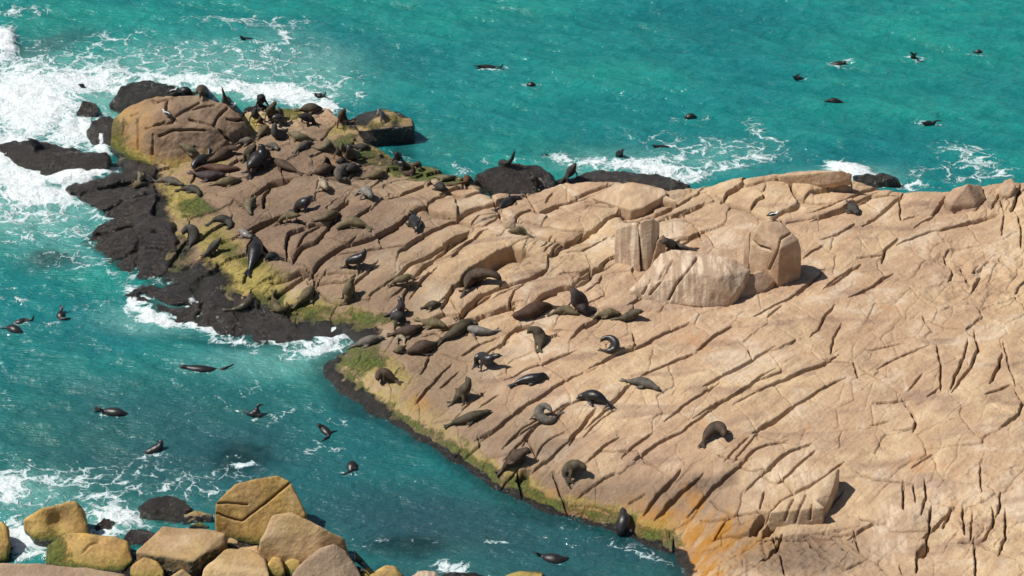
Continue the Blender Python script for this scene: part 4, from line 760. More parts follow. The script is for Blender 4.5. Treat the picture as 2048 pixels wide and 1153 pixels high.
# height of whatever rock a seal or bird can rest on
SDX = 0.08
sx0, sy0 = -30.0, -28.0; snx, sny = int(60 / SDX), int(60 / SDX)
_sx, _sy = np.meshgrid(sx0 + np.arange(snx) * SDX, sy0 + np.arange(sny) * SDX)
SURF = grid_lookup(np.where(vis, H - CUTS * (sd2 > 0.1), -2.0), _sx, _sy)
for co in ROCKPTS:
    c = np.round((co[:, :2] - np.array([sx0, sy0])) / SDX).astype(int)
    ok = (c[:, 0] > 0) & (c[:, 1] > 0) & (c[:, 0] < snx - 1) & (c[:, 1] < sny - 1)
    np.maximum.at(SURF, (c[ok, 1], c[ok, 0]), co[ok, 2])
def surf_h(x, y): return grid_lookup(SURF, x, y, sx0, sy0, SDX, SDX)

# ================================================================== the sea
FOAMB = [(60,210,120,90,0,1.1),(30,300,80,50,0,1.0),(150,165,170,28,-4,.95),(150,260,60,40,0,1.0),(330,160,180,16,0,.75),(560,188,110,22,5,1.0),(460,175,90,20,0,.9),(640,212,50,16,10,1.0),
 (440,125,170,38,-8,.40),(560,140,130,34,10,.32),(350,100,180,14,-6,.30),(570,72,26,16,50,.62),(500,45,120,12,0,.36),(40,25,50,14,0,.4),(10,92,26,34,0,1.2),(180,105,110,26,-14,.40),(680,165,60,14,-10,.45),(725,196,16,8,0,.7),(230,130,120,14,-10,.45),
 (40,360,90,36,0,1.1),(70,395,110,26,0,1.1),(160,356,80,16,-8,1.3),(40,430,100,18,0,.6),(60,470,90,18,0,.42),(195,438,34,14,20,.6),(150,470,60,20,10,.42),(250,540,60,30,0,.32),(200,520,80,24,0,.36),(120,300,40,14,0,.9),(205,300,20,14,0,.9),
 (268,600,30,26,40,.95),(320,640,50,16,20,1.1),(400,650,60,14,10,1.05),(470,676,60,12,8,.7),(395,605,26,22,-60,.9),(600,690,70,14,0,.62),(670,668,44,24,-25,1.0),(640,702,70,14,-14,.9),(560,712,80,12,0,.45),(455,665,50,10,0,.6),(520,650,60,18,0,.35),
 (20,975,44,38,0,.85),(60,1000,90,18,0,.5),(140,960,110,22,-8,.46),(60,945,90,16,10,.38),(205,1000,46,26,0,.6),(240,1040,60,26,10,1.0),(40,1075,50,36,0,.95),(70,1110,50,24,0,.7),(210,1070,40,20,0,.8),(330,975,70,12,-4,.52),(400,985,60,12,0,.42),(250,975,60,10,10,.42),(485,932,34,9,0,.62),(200,945,160,24,0,.28),(400,950,120,20,0,.24),(640,905,60,6,-4,.36),
 (1150,325,60,14,10,.7),(1240,332,110,14,0,.92),(1310,342,80,13,0,.95),(1370,352,50,12,0,.85),(1340,322,60,12,0,.6),(1440,332,70,13,0,.55),(1510,318,60,12,0,.55),(1530,270,50,14,30,.46),(1420,300,170,24,6,.36),(1700,345,50,18,14,1.15),(1760,362,70,10,12,.9),(1820,366,50,6,4,.7),(1930,315,60,26,14,.42),(1960,352,70,10,-6,.5),(1880,345,70,14,0,.34),(1010,326,60,8,0,.25),(930,345,40,10,20,.35),(800,322,40,14,30,.3),
 (900,1140,50,10,0,.7),(1250,1092,60,8,10,.38),(1290,1110,60,10,20,.32),(1130,1060,30,5,0,.3),(1000,1085,40,5,0,.26),(800,1085,80,6,0,.3),(650,830,60,10,30,.22),(560,830,50,6,-30,.26),(720,1090,50,14,0,.16),(460,790,120,10,-20,.16),(30,595,40,6,0,.4),(110,652,60,6,0,.25),(200,610,60,8,-10,.25),(1820,112,16,6,0,.5),(1690,125,8,4,0,.5)]
FOAMB += [(a, b, 30, 5, 0, .36) for a, b in ((505,84),(980,139),(1062,177),(1675,133),(1828,120),(1600,160),(1668,208),(1862,251),(1957,110),(1380,239),(1326,300),(38,651),(30,673),(121,649),(410,746),(230,831),(510,839),(655,886),(305,911),(700,951),(1100,1125))]
MILKB = [(430,140,260,55,0,.50),(620,130,100,45,0,.5),(560,80,80,30,0,.25),(560,185,150,30,0,.6),(60,420,140,60,0,.6),(100,200,200,80,0,.8),(120,480,130,50,0,.28),(330,640,130,30,0,.5),(560,725,170,34,0,.42),(640,690,90,24,0,.6),(60,1000,110,50,0,.42),(30,985,50,34,0,.7),(1300,330,200,30,0,.35),(1450,310,120,30,0,.22),(1700,350,100,20,0,.5),(700,740,70,40,0,.22),(230,1040,70,30,0,.5)]
TINTB = [(200,760,330,150,0,.15),(900,1060,420,110,8,.85),(620,960,260,110,0,.55),(330,900,420,170,0,.75),(250,960,200,50,0,.5),(70,105,110,26,-20,.75),(30,150,60,20,0,.8),(1250,1120,260,60,10,.8),(480,920,90,40,0,.45),(1000,960,160,40,30,.55),(730,860,160,50,30,.5),(1150,300,150,20,0,.25),(880,300,90,40,0,.25),(810,290,40,30,0,.4),(1000,1150,600,40,0,.8),(100,520,60,20,0,.6)]
CLRB = [(485,918,64,32,0,.62),(812,1096,80,24,0,.55),(105,517,48,16,0,.5),(655,745,30,40,40,.4),(700,810,60,20,30,.45),(850,890,70,18,30,.5),(960,960,70,18,30,.45),(1100,1040,110,14,12,.4),(1260,1085,110,12,12,.4),(805,310,34,22,0,.4),(440,685,110,14,6,.4),(590,700,60,12,0,.3),(1360,1130,26,40,0,.4),(620,1080,26,50,0,.2)]
SURGE = [(160,357,80,15,-6,.42),(60,210,110,70,0,.22),(40,385,90,30,0,.12),(10,92,26,30,0,.45),(670,668,40,18,-25,.14),(1705,342,40,16,14,.30),(1300,335,110,18,0,.12),(240,1040,40,20,0,.12),(205,285,14,24,0,.15)]
wx = np.arange(-31.0, 32.0, 0.135); wy = np.arange(-27.5, 36.5, 0.14)
WX, WY = np.meshgrid(wx, wy); WNX, WNY = len(wx), len(wy)
rot = math.radians(-14); wu = WX * math.cos(rot) + WY * math.sin(rot); wv = -WX * math.sin(rot) + WY * math.cos(rot)
WPX, WPY = pix(WX, WY, 0.0)
shel = 1 - 0.55 * blobs(WPX, WPY, [(850, 1020, 460, 140, 10, 1.0)])      # calmer water in the cove
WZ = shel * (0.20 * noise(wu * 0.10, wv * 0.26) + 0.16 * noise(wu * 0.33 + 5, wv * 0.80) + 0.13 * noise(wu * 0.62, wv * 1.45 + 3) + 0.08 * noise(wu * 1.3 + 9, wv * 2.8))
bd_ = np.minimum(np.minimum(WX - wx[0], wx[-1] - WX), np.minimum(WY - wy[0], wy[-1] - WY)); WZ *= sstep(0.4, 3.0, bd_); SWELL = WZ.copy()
jx = WPX + 26 * fbm(WX * 0.55, WY * 0.55, o=3); jy = WPY + 13 * fbm(WX * 0.55 + 50, WY * 0.55, o=3)
foam = blobs(jx, jy, FOAMB); milk = blobs(jx, jy, MILKB)
WZ += blobs(WPX, WPY, SURGE) + foam * 0.10 * fbm(WX * 2.2, WY * 2.2, o=2) + 0.02
tint = blobs(jx, jy, TINTB)
clear = blobs(jx, jy, CLRB)
th = surf_h(WX, WY); dep = np.clip(-th, 0, 3)
shore = sstep(0.85, 0.05, dep) * (th > -1.9)
clear = np.maximum(clear, 0.55 * shore)
# a thin line of lapping foam where rock meets water
lap = sstep(0.22, 0.02, np.abs(th + 0.02)) * (0.22 + 0.5 * np.clip(noise(WX * 0.6, WY * 0.6) + 0.1, 0, 1)); foam = np.maximum(foam, lap * np.where(WPX < 640, 1.15, 0.35))
wme = np_mesh('sea', np.stack([WX.ravel(), WY.ravel(), WZ.ravel()], 1), (lambda a: np.stack([a[:-1, :-1].ravel(), a[:-1, 1:].ravel(), a[1:, 1:].ravel(), a[1:, :-1].ravel()], 1))(np.arange(WNX * WNY).reshape(WNY, WNX)))
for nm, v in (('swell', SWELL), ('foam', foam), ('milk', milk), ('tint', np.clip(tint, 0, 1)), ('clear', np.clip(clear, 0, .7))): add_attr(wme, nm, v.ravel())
# the sheet goes on to the horizon around the rippled part
bm = bmesh.new(); bm.from_mesh(wme)
x0, x1, y0, y1 = -30.6, 31.5, -27.1, 36.0; Rr = 4000.0
rv = [bm.verts.new((a, b, 0.012)) for a, b in ((x0, y0), (x1, y0), (x1, y1), (x0, y1))]; ov = [bm.verts.new((a, b, 0.012)) for a, b in ((-Rr, -Rr), (Rr, -Rr), (Rr, Rr), (-Rr, Rr))]
for i in range(4): bm.faces.new((ov[i], ov[(i + 1) % 4], rv[(i + 1) % 4], rv[i])).smooth = True
bm.to_mesh(wme); bm.free()
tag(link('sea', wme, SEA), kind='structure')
# sandy sea floor under the clear shallows
bed = np_mesh('sea_bed', np.array([(-60, -60, -2.2), (60, -60, -2.2), (60, 60, -2.2), (-60, 60, -2.2)], float), np.array([[0, 1, 2, 3]]))
BED = plain('silty_bed', (0.03, 0.06, 0.06), 0.9)
tag(link('sea_bed', bed, BED), kind='structure')
# ================================================================== seals
FURC = {'dk': (0.028, 0.026, 0.026), 'blk': (0.016, 0.015, 0.0165), 'br': (0.060, 0.041, 0.030), 'red': (0.062, 0.034, 0.024), 'ol': (0.098, 0.079, 0.046), 'do': (0.058, 0.048, 0.032),
        'gr': (0.088, 0.080, 0.070), 'dg': (0.043, 0.040, 0.038), 'pale': (0.21, 0.18, 0.13), 'po': (0.135, 0.118, 0.075), 'sil': (0.16, 0.15, 0.145), 'pur': (0.045, 0.034, 0.038), 'or': (0.085, 0.045, 0.022)}
GL = {'b': 'seals on and around the huge boulder', 'n': 'seals crowded on the far north end', 'm': 'seals on the middle of the platform', 's': 'seals on the mossy western slope', 'f': 'seals on the open front slope', 'r': 'seals on the outer rocks', 'w': 'seals swimming beyond the platform', 'c': 'seals swimming in the near water'}
SE = []
def S(grp, R, col, pts, label, wet=False, fl='auto', ex=()): SE.append((grp, R, col, pts, label, wet, fl, ex))
# --- huge boulder and far north end
S('b',.27,'blk',[(386,187,.12),(374,182,.3),(361,184,.2),(356,188,.1)],'black wet seal lying low behind the crest of the huge boulder beside a gull',True)
S('b',.32,'br',[(424,192,.15),(419,184,.35),(409,180,.5),(401,183,.42),(397,191,.3),(400,196,.15)],'bulky dark brown seal hunched head down on the top edge of the huge boulder')
S('b',.23,'dg',[(466,207,.08),(457,203,.2),(451,200,.35),(448,190,.65),(445,180,.95),(444,176,1.05)],'grey seal sitting bolt upright at the right shoulder of the huge boulder')
S('n',.22,'blk',[(536,217,.08),(528,213,.22),(520,210,.35),(521,202,.6),(523,196,.8),(516,193,.85)],'black upright seal on the black rock, nose pointing left against white foam')
S('n',.21,'dg',[(519,237,.08),(513,236,.22),(510,230,.4),(510,222,.65),(509,216,.8)],'dark grey seal sitting upright just in front of the black rock seal')
S('n',.23,'do',[(540,244,.08),(540,238,.3),(541,228,.6),(543,217,.9),(548,209,1.1),(552,206,1.12)],'tall olive seal stretching its neck up to the right')
S('n',.23,'ol',[(563,236,.08),(561,230,.28),(558,222,.55),(556,216,.75)],'olive seal sitting with its back turned right behind the tall stretching seal')
S('n',.23,'dk',[(571,248,.05),(566,243,.25),(558,236,.42),(549,235,.48),(545,241,.35)],'dark seal with an arched back, head bent down to the left',True)
S('n',.25,'dg',[(568,261,.08),(562,267,.15),(553,268,.28),(549,260,.55),(549,252,.75),(550,246,.85)],'dark grey seal with raised neck facing away, below the arched back seal')
S('n',.16,'red',[(528,248,.06),(523,246,.2),(519,240,.4),(520,235,.48)],'small reddish brown pup beside the upright grey seal')
S('n',.21,'ol',[(515,277),(522,266),(530,257),(536,254)],'olive seal lying diagonally against the right side of the huge boulder')
S('n',.21,'gr',[(474,286),(487,283),(499,280),(509,283)],'grey seal lying flat at the right foot of the huge boulder')
S('n',.28,'do',[(599,220),(612,216),(628,216),(644,218)],'large dark seal asleep along the ridge in front of the foam')
S('n',.25,'dk',[(632,248,.08),(624,240,.32),(613,235,.45),(603,233,.52),(596,230,.5)],'dark seal walking left on its flippers, back arched',fl='stand')
S('n',.22,'br',[(702,244,.06),(693,242,.2),(686,240,.3),(684,231,.6),(687,223,.8),(691,218,.9)],'brown upright seal near the water left of the yellow topped boulder')
S('n',.25,'po',[(625,279),(612,276),(597,273),(586,268),(577,266)],'pale olive seal lying with head to the left, middle of the north end')
S('n',.2,'gr',[(590,303),(600,295),(611,288),(625,284)],'mottled grey seal lying in a diagonal rock crease')
S('n',.2,'po',[(626,294),(637,297),(648,295),(655,287),(651,277)],'pale olive seal curled into a letter U')
S('b',.24,'po',[(401,311),(390,305),(378,299),(367,292),(357,289)],'pale olive seal climbing the front foot of the huge boulder, head up left')
S('n',.29,'br',[(411,324),(425,319),(442,310),(456,300),(467,296,.38),(475,301,.3)],'big brown seal with a ginger nape stretched out in front of the huge boulder')
S('n',.25,'dk',[(419,310),(408,316),(396,322),(387,330),(391,339)],'dark seal with a white glint, bent over left of the big ginger naped seal',True)
S('n',.24,'red',[(394,337),(415,334),(440,337),(460,337),(473,337),(480,338)],'long brown seal with an orange throat lying head right')
S('n',.28,'pur',[(386,346),(402,350),(420,351),(437,350),(451,350)],'purplish brown seal lying below the orange throated seal')
S('n',.25,'ol',[(426,369),(440,365),(458,362),(472,360),(482,358)],'olive seal lying straight on grey rock, head right, lowest of the group')
S('s',.21,'dg',[(357,380),(370,377),(384,377),(395,382),(400,392)],'dark grey seal draped over a yellow hump with its head hanging down')
S('s',.21,'gr',[(311,364),(328,360),(346,362),(358,367),(369,371)],'grey seal lying on the yellow ledge below the huge boulder')
S('n',.25,'do',[(488,318,.12),(492,309,.32),(501,302,.48),(508,294,.7),(510,288,.8)],'olive seal sitting up close behind the big shiny black bull')
S('n',.35,'blk',[(497,343,.08),(499,333,.32),(508,324,.5),(518,314,.65),(524,304,.85),(523,295,1.0),(519,290,1.08)],'big shiny black bull rearing up in the north end crowd',True)
S('n',.27,'br',[(541,317,.12),(534,312,.4),(530,304,.65),(527,297,.82)],'brown seal pressed against the right side of the big black bull')
S('n',.2,'gr',[(528,291),(541,290),(551,294),(555,301)],'grey seal lying behind the black bull with a dark head')
S('n',.25,'br',[(598,346),(585,338),(570,331),(556,324),(544,318)],'brown seal lying along a rock crease right of the black bull, head up left')
S('n',.16,'blk',[(660,331,.08),(656,325,.35),(653,318,.55),(651,315,.6)],'small black pup with its head up beside the orange stained rock')
S('n',.19,'dk',[(693,326),(681,322),(672,325)],'black seal half hidden behind the curled grey seal')
S('n',.28,'br',[(624,347),(640,342),(655,337),(669,337)],'dark brown seal lying with its nose at the left edge of the nursing group')
S('n',.25,'gr',[(718,338,.08),(708,334,.25),(693,333,.4),(680,341),(676,352),(684,361),(696,357)],'grey green seal curled in a half ring around a dark seal')
S('n',.29,'dk',[(712,333),(700,338),(687,344)],'dark seal lying inside the ring of the curled grey green seal')
S('n',.26,'dk',[(726,316,.08),(714,311,.28),(704,308,.42),(698,299,.75),(696,290,.95)],'dark wet seal sitting up with a bright flank glint',True)
S('n',.16,'br',[(681,312,.1),(677,305,.4),(675,295,.68)],'slim brown seal sitting up at the left of the wet upright seal')
S('n',.18,'pale',[(691,303,.12),(686,296,.55),(683,286,.85)],'pale seal with its head raised behind the slim brown seal')
S('n',.21,'dg',[(704,293),(716,293),(728,294),(738,291)],'dark grey seal lying beside green weed, far right of the nursing group')
S('m',.21,'ol',[(726,357),(740,353),(755,350),(770,344)],'olive seal lying on warm rock right of the nursing group')
S('m',.25,'pale',[(643,360,.15),(645,366,.3),(650,373,.38),(657,380,.25)],'pale seal with a yellowish face coming toward the viewer')
S('m',.26,'sil',[(715,384,.12),(724,379,.32),(733,382,.38),(740,390,.34),(744,398,.22)],'silvery grey seal heading toward the viewer with a dark shadow at its chin')
S('n',.19,'blk',[(800,325,.1),(797,318,.4),(795,309,.75),(789,304,.85)],'black seal sitting up at the edge of the green weed, head turned left',True)
S('n',.25,'dk',[(814,332,.12),(804,327,.32),(794,326,.35)],'dark blue black seal lying at the foot of the upright black seal',True)
S('n',.18,'br',[(801,343),(815,348),(826,344),(826,335,.4),(819,330,.5)],'brown seal bent like a hook near the green water edge')
S('n',.23,'do',[(842,336,.1),(835,329,.35),(828,331,.4)],'round headed dark olive seal overlooking the green ledge')
S('n',.18,'po',[(871,354),(886,356),(900,355),(912,353)],'pale olive seal lying on the green ledge, uppermost of three')
S('n',.23,'or',[(898,370),(915,368),(930,366),(948,362)],'orange sided brown seal lying head right below the green ledge')
S('n',.25,'dk',[(872,371),(884,375),(895,382)],'dark seal bundled at the foot of the orange sided seal')
S('n',.2,'sil',[(772,231,.1),(765,228,.25),(759,224,.4),(757,218,.6)],'silver grey seal sitting on the yellow topped boulder at the far point')
# --- middle of the platform
S('m',.29,'blk',[(826,431),(828,440),(832,450),(834,459),(830,465)],'blue black wet seal lying head toward the viewer with one flipper lifted',True,ex=[[(836,446,.3),(840,438,.5),(842,432,.62)]])
S('m',.28,'ol',[(736,456,.04),(729,450),(718,446),(703,443),(688,449),(674,458)],'olive seal lying head left with its hind flippers trailing right, above a bottle shaped crack')
S('m',.25,'ol',[(631,441),(648,436),(662,430),(676,425)],'olive seal lying in the crook of a dark crevice')
S('m',.21,'po',[(511,395),(502,402),(496,411),(498,422),(503,430)],'pale olive seal curved along the head of a rounded slab, left of the walkers')
S('m',.27,'blk',[(587,421,.12),(592,413,.34),(602,408,.44),(613,403,.5),(624,393,.55)],'half wet black seal with an olive nape walking up to the right',True,fl='stand')
S('m',.22,'ol',[(554,447,.12),(563,438,.28),(576,431,.38),(590,431,.46),(601,431,.42)],'olive seal walking right on its fore flippers, below the half wet walker',fl='stand')
S('s',.21,'dg',[(418,448),(430,439),(445,437),(457,443),(461,453),(453,459)],'dark grey seal folded over the mossy edge, head hidden')
S('s',.28,'dg',[(377,495),(384,485),(389,472),(384,461,.4),(375,458,.52),(368,463,.5),(365,469,.4)],'blackish seal twisting its neck back to the left on the mossy slope')
S('s',.2,'dg',[(409,510,.06),(418,502,.22),(427,494,.36),(435,485,.58),(442,476,.74)],'dark slender seal reaching up to the right with a long shadow on the moss',fl='stand')
S('s',.2,'sil',[(480,463),(492,469),(504,478)],'glistening silver grey seal lying above the long black seal',True)
S('s',.34,'blk',[(497,543),(502,530),(507,515),(511,498),(512,485),(511,474)],'long shiny black seal climbing straight up the mossy slope',True)
S('s',.21,'blk',[(562,517),(548,511),(536,514),(532,522)],'small black seal curled right beside the long shiny one')
S('s',.21,'ol',[(546,585),(546,598),(551,612),(562,620),(574,615),(573,606)],'olive seal curled like a fish hook on yellow moss')
S('s',.28,'ol',[(592,609),(604,598),(614,588),(626,573)],'plump olive seal lying in a rock groove right of the hooked one')
S('s',.2,'do',[(453,620),(470,619),(487,612),(497,602),(504,587)],'dark seal lying along the edge of the black weed above the breaking water',True)
S('s',.27,'ol',[(690,605,.12),(693,599,.3),(697,588,.48),(699,573,.7),(702,562,.86),(709,559,.88)],'olive seal propped upright with a round shadow at its back')
S('m',.25,'blk',[(692,532,.08),(696,524,.34),(706,520,.45),(719,517,.5),(727,510,.65),(730,499,.92)],'shiny black seal standing in profile, head held straight up',True,fl='stand')
S('m',.21,'ol',[(782,569,.1),(792,561,.27),(806,558,.35),(820,554,.44),(831,560,.4)],'olive seal standing in profile, head right, tucked fore flippers',fl='stand')
S('m',.38,'br',[(928,584,.06),(933,570,.32),(944,556,.48),(962,548,.54),(981,547,.52),(995,553,.42),(1002,561,.3)],'very large dark brown bull stepping over a slab, grizzled mane',fl='stand')
S('s',.22,'pur',[(776,629,.1),(788,626,.24),(799,620,.4),(803,610,.6),(800,601,.8),(798,594,.9)],'purplish black seal sitting up with its nose in the air on green weed',True)
S('s',.27,'dk',[(814,650,.1),(806,641,.34),(797,633,.46),(787,632,.46),(783,640,.36)],'dark seal hunched directly below the purplish upright seal')
S('s',.29,'br',[(783,669),(800,664),(818,662),(832,657),(845,653)],'brown seal lying head right above the small ringed pup')
S('s',.25,'gr',[(705,693),(724,686),(742,680),(756,677),(769,676)],'grey brown seal lying by the white surge, tail toward the water')
S('s',.13,'pale',[(808,690),(808,679),(800,674),(793,680),(796,689)],'small pale pup curled into a ring with a dark middle')
S('s',.2,'ol',[(807,693),(799,700),(787,703)],'small olive seal lying just below the pale ringed pup')
S('m',.33,'br',[(877,684),(862,691),(846,693),(830,699),(813,706)],'broad brown bull asleep with his nose down left')
S('m',.25,'ol',[(838,640),(854,646),(870,646),(884,650),(894,657)],'olive seal lying head right above the broad sleeping bull')
S('m',.31,'do',[(879,685),(894,673),(910,664),(928,651),(942,645),(953,648)],'long olive brown seal lying diagonally, head at the upper right')
S('m',.22,'sil',[(993,662,.04),(984,664),(972,663),(957,661),(942,658),(926,656)],'pale silver seal lying head left touching the long diagonal seal')
S('m',.21,'do',[(845,616),(858,611),(870,608),(883,608)],'dull brown seal lying alone on grey rock above the sleeping group')
S('m',.36,'red',[(1110,615),(1095,612),(1075,617),(1052,626),(1035,630),(1025,632)],'dark reddish bull lying with his nose to the left beside the upright bull')
S('m',.38,'pur',[(1177,628,.08),(1168,618,.34),(1160,605,.6),(1153,592,.9),(1148,584,1.08),(1144,580,1.12)],'huge purplish black bull sitting up among the resting females')
S('m',.22,'ol',[(1102,628),(1116,622),(1132,619),(1146,624),(1158,629)],'olive seal lying between the two bulls',)
S('m',.21,'ol',[(1190,633),(1206,629),(1222,624),(1241,628)],'slim olive seal lying just right of the upright bull')
S('m',.25,'do',[(1233,638,.04),(1250,635),(1264,630),(1275,624,.45),(1286,624,.48)],'dark olive seal with a broad brown shadow, rightmost of the bull group')
S('f',.29,'do',[(1079,698),(1081,685),(1079,672),(1073,663,.42),(1063,660,.52),(1055,667,.45)],'plump olive seal seen from behind, looking left, below the reddish bull')
S('f',.21,'dk',[(1202,700),(1216,702),(1229,698),(1231,687,.34),(1221,677,.52),(1208,677,.52),(1201,684,.4)],'wet dark seal curled round with its head over its tail',True)
S('f',.24,'blk',[(951,731,.08),(952,717,.42),(962,712,.52),(976,719,.48),(989,713,.58),(1003,712,.62)],'glossy black seal walking right, throwing a long thin shadow',True,fl='stand')
S('f',.26,'br',[(794,764,.05),(784,756,.22),(773,748,.3),(762,747,.34),(756,753,.36),(757,762,.28)],'shaggy brown seal crouching with its head tucked on the weedy slope')
S('f',.25,'do',[(905,806,.04),(913,796,.22),(923,786,.38),(932,776,.55),(937,765,.76),(933,755,.9)],'olive seal sitting up with its nose lifted and one flipper out behind',ex=[[(922,786,.38),(914,780,.5),(910,776,.5)]])
S('f',.25,'do',[(896,851),(910,844),(930,839),(948,832),(966,826),(982,822)],'long olive brown seal lying stretched out along the slope above the water')
S('f',.23,'blk',[(1025,770),(1040,762),(1058,758),(1075,755),(1087,750),(1094,758)],'wet black seal with silvery blotches lying tail left',True)
S('f',.28,'blk',[(1217,810),(1206,799),(1190,792),(1170,791),(1154,797)],'glossy black bean shaped seal lying with its tail curving right',True)
S('f',.23,'gr',[(1119,828,.04),(1102,841),(1086,838),(1077,826,.3),(1083,815,.4),(1093,812,.48),(1104,824,.36)],'grey olive seal scratching, head bent onto its hind flippers')
S('f',.23,'gr',[(1249,761,.04),(1265,763),(1283,763),(1302,770),(1321,781)],'mottled grey seal lying with forked hind flippers to the left')
S('f',.33,'br',[(1002,942),(1014,930),(1030,918),(1043,908,.5),(1052,902,.6),(1062,906,.55)],'stout dark brown seal on the shore edge with its nose pointed right',ex=[[(1022,912,.35),(1026,903,.55),(1030,896,.6)]])
S('f',.28,'do',[(1134,960,.12),(1129,948,.28),(1138,936,.44),(1152,931,.54),(1164,932,.54),(1172,941,.46)],'olive seal turned sideways, hunched above the cove',)
S('f',.31,'blk',[(1238,1079,-.1),(1242,1062,.22),(1246,1045,.32),(1247,1030,.36),(1245,1017,.38)],'glossy black seal hauling itself out of the cove onto orange rock',True)
S('f',.30,'br',[(1406,887,.10),(1411,874,.24),(1422,862,.3),(1435,855,.32),(1446,861,.36),(1449,874,.3)],'dark brown seal doubled over in a humped pose, alone on the right slope',ex=[[(1448,868,.3),(1457,867,.3),(1464,866,.3)]])
S('m',.27,'dg',[(1699,410),(1707,417),(1717,429)],'rounded dark grey seal seen from behind near the back ridge, far right')
S('m',.26,'dg',[(1386,498),(1366,494),(1345,488),(1332,487),(1321,483)],'dark grey seal in the shade right of the upright streaked blocks')
S('m',.24,'blk',[(994,420),(1006,411),(1018,402),(1030,396),(1043,397)],'black seal lying in the shadow of a slab with a flipper lifted',True,ex=[[(1020,400,.35),(1019,392,.5),(1018,386,.6)]])
S('m',.2,'ol',[(1057,471),(1045,462),(1030,461),(1018,463)],'olive seal asleep in the crevice left of the upright streaked blocks')
S('r',.21,'dk',[(1000,325,.08),(1010,328,.22),(1020,326,.35),(1026,316,.65),(1026,306,.95),(1030,301,1.05)],'dark seal sitting up on the crest of the rounded black rock')
S('r',.21,'dk',[(1079,369,.08),(1073,362,.28),(1066,357,.38),(1060,362,.3)],'dark seal resting in the shade on the front of the rounded black rock')
S('r',.22,'dg',[(1126,359,.1),(1133,353,.28),(1140,345,.5),(1147,335,.78),(1152,327,.98)],'grey seal leaning up to the right on the wet black rock against white foam')
S('r',.18,'gr',[(1356,363,.1),(1372,358,.2),(1385,353,.3),(1396,347,.42)],'grey seal creeping up the rock edge beside the breaking foam')
S('r',.23,'blk',[(90,294,.08),(80,291,.2),(70,287,.34),(63,282,.5),(57,278,.6)],'black seal raising its head on the wet ledge at the far left',True)
S('r',.17,'pale',[(270,366,.08),(279,361,.25),(281,352,.45),(275,343,.65)],'pale grey seal sitting up against black rock below the huge boulder')
S('r',.18,'ol',[(264,371),(277,369),(293,367)],'olive seal lying at the foot of the pale sitting seal')
S('c',.2,'dg',[(725,1139,.08),(720,1128,.35),(714,1113,.72),(710,1104,.9)],'dark grey seal standing up between the grey boulder and the cove')
# --- swimmers (heights above the water)
S('w',.2,'dk',[(524,81,.02),(505,82,.03),(489,81,.08),(484,76,.3),(480,73,.42)],'seal afloat on its side near the lacy foam, head raised left',True)
S('w',.19,'dk',[(953,132,.22),(962,134,.12),(976,136,.04),(991,137,.03),(1001,135,.12)],'seal floating with tail and one flipper lifted, alone in open water',True,ex=[[(1000,136,.1),(1004,132,.35),(1006,127,.55)]])
S('w',.2,'dg',[(1050,174,.02),(1058,171,.12),(1066,170,.15),(1071,174,.02)],'rolled up seal showing only its back, right of the floating one',True)
S('w',.2,'dk',[(1655,132,.02),(1672,130,.04),(1684,127,.12),(1692,124,.2)],'seal swimming with a splash over its shoulders, upper right water',True)
S('w',.17,'dk',[(1822,120,-.1),(1826,114,.15),(1829,109,.38)],'diving seal with only its hind flippers spread in the air',True,ex=[[(1828,110,.35),(1822,106,.5),(1818,106,.5)],[(1828,110,.35),(1833,107,.5),(1837,108,.5)]])
S('w',.17,'dk',[(1611,158,.0),(1599,158,.06),(1590,156,.14),(1586,153,.2)],'seal with one long flipper raised like the letter V',True,ex=[[(1588,156,.15),(1594,151,.4),(1602,147,.58)]])
S('w',.19,'dg',[(1690,207,-.02),(1675,204,.08),(1662,202,.14),(1650,203,.15)],'grey seal swimming left with a small splash ahead',True)
S('w',.2,'dk',[(1874,246,.04),(1862,248,.05),(1852,248,.16),(1845,246,.24)],'seal at the right with its round head left and a flipper raised right',True,ex=[[(1866,247,.08),(1873,242,.28),(1886,243,.28)]])
S('w',.17,'dk',[(1967,107,-.02),(1957,104,.1),(1947,104,.1)],'small dark back breaking the surface in the far right corner',True)
S('w',.21,'dg',[(1368,236,.02),(1376,235,.14),(1384,233,.16),(1392,234,.05)],'rounded dark seal back afloat above the ridge water',True)
S('w',.2,'dk',[(654,194,.02),(645,194,.1),(636,192,.16),(628,188,.24)],'seal playing in the foam behind the far end with a raised flipper',True,ex=[[(647,193,.1),(651,187,.4),(651,182,.55)]])
S('w',.17,'dk',[(170,175,.0),(164,172,.14),(158,170,.2)],'dark head of a seal in the thick white foam, upper left',True)
S('w',.2,'dk',[(1237,318,-.2),(1238,310,.15),(1242,304,.4),(1247,300,.5)],'seal poking its head and neck out of the breaking foam',True)
S('w',.17,'dk',[(1102,318,-.08),(1092,313,.0),(1084,311,.05)],'seal just under the surface right of the rounded black rock',True)
S('w',.15,'dk',[(1349,297,-.03),(1334,296,.03),(1318,295,.06),(1304,291,.2)],'thin seal floating stretched out, head left, near the ridge foam',True)
S('c',.2,'dk',[(64,640,-.02),(50,643,.03),(38,646,.03),(22,648,-.02)],'seal lifting a curved hind flipper, upper one of the left pair',True,ex=[[(52,643,.05),(64,640,.12),(68,630,.42)]])
S('c',.24,'dk',[(10,655,-.03),(22,657,.08),(35,663,.08),(49,671,-.04)],'seal rolling at the surface, lower one of the left pair',True,ex=[[(20,656,.05),(8,657,.05),(-2,658,.03)]])
S('c',.22,'dk',[(123,616,.3),(122,625,.16),(121,636,.06),(119,646,-.06)],'seal diving away with a forked tail raised, left water',True,ex=[[(124,638,.05),(134,638,.08),(143,637,.03)]])
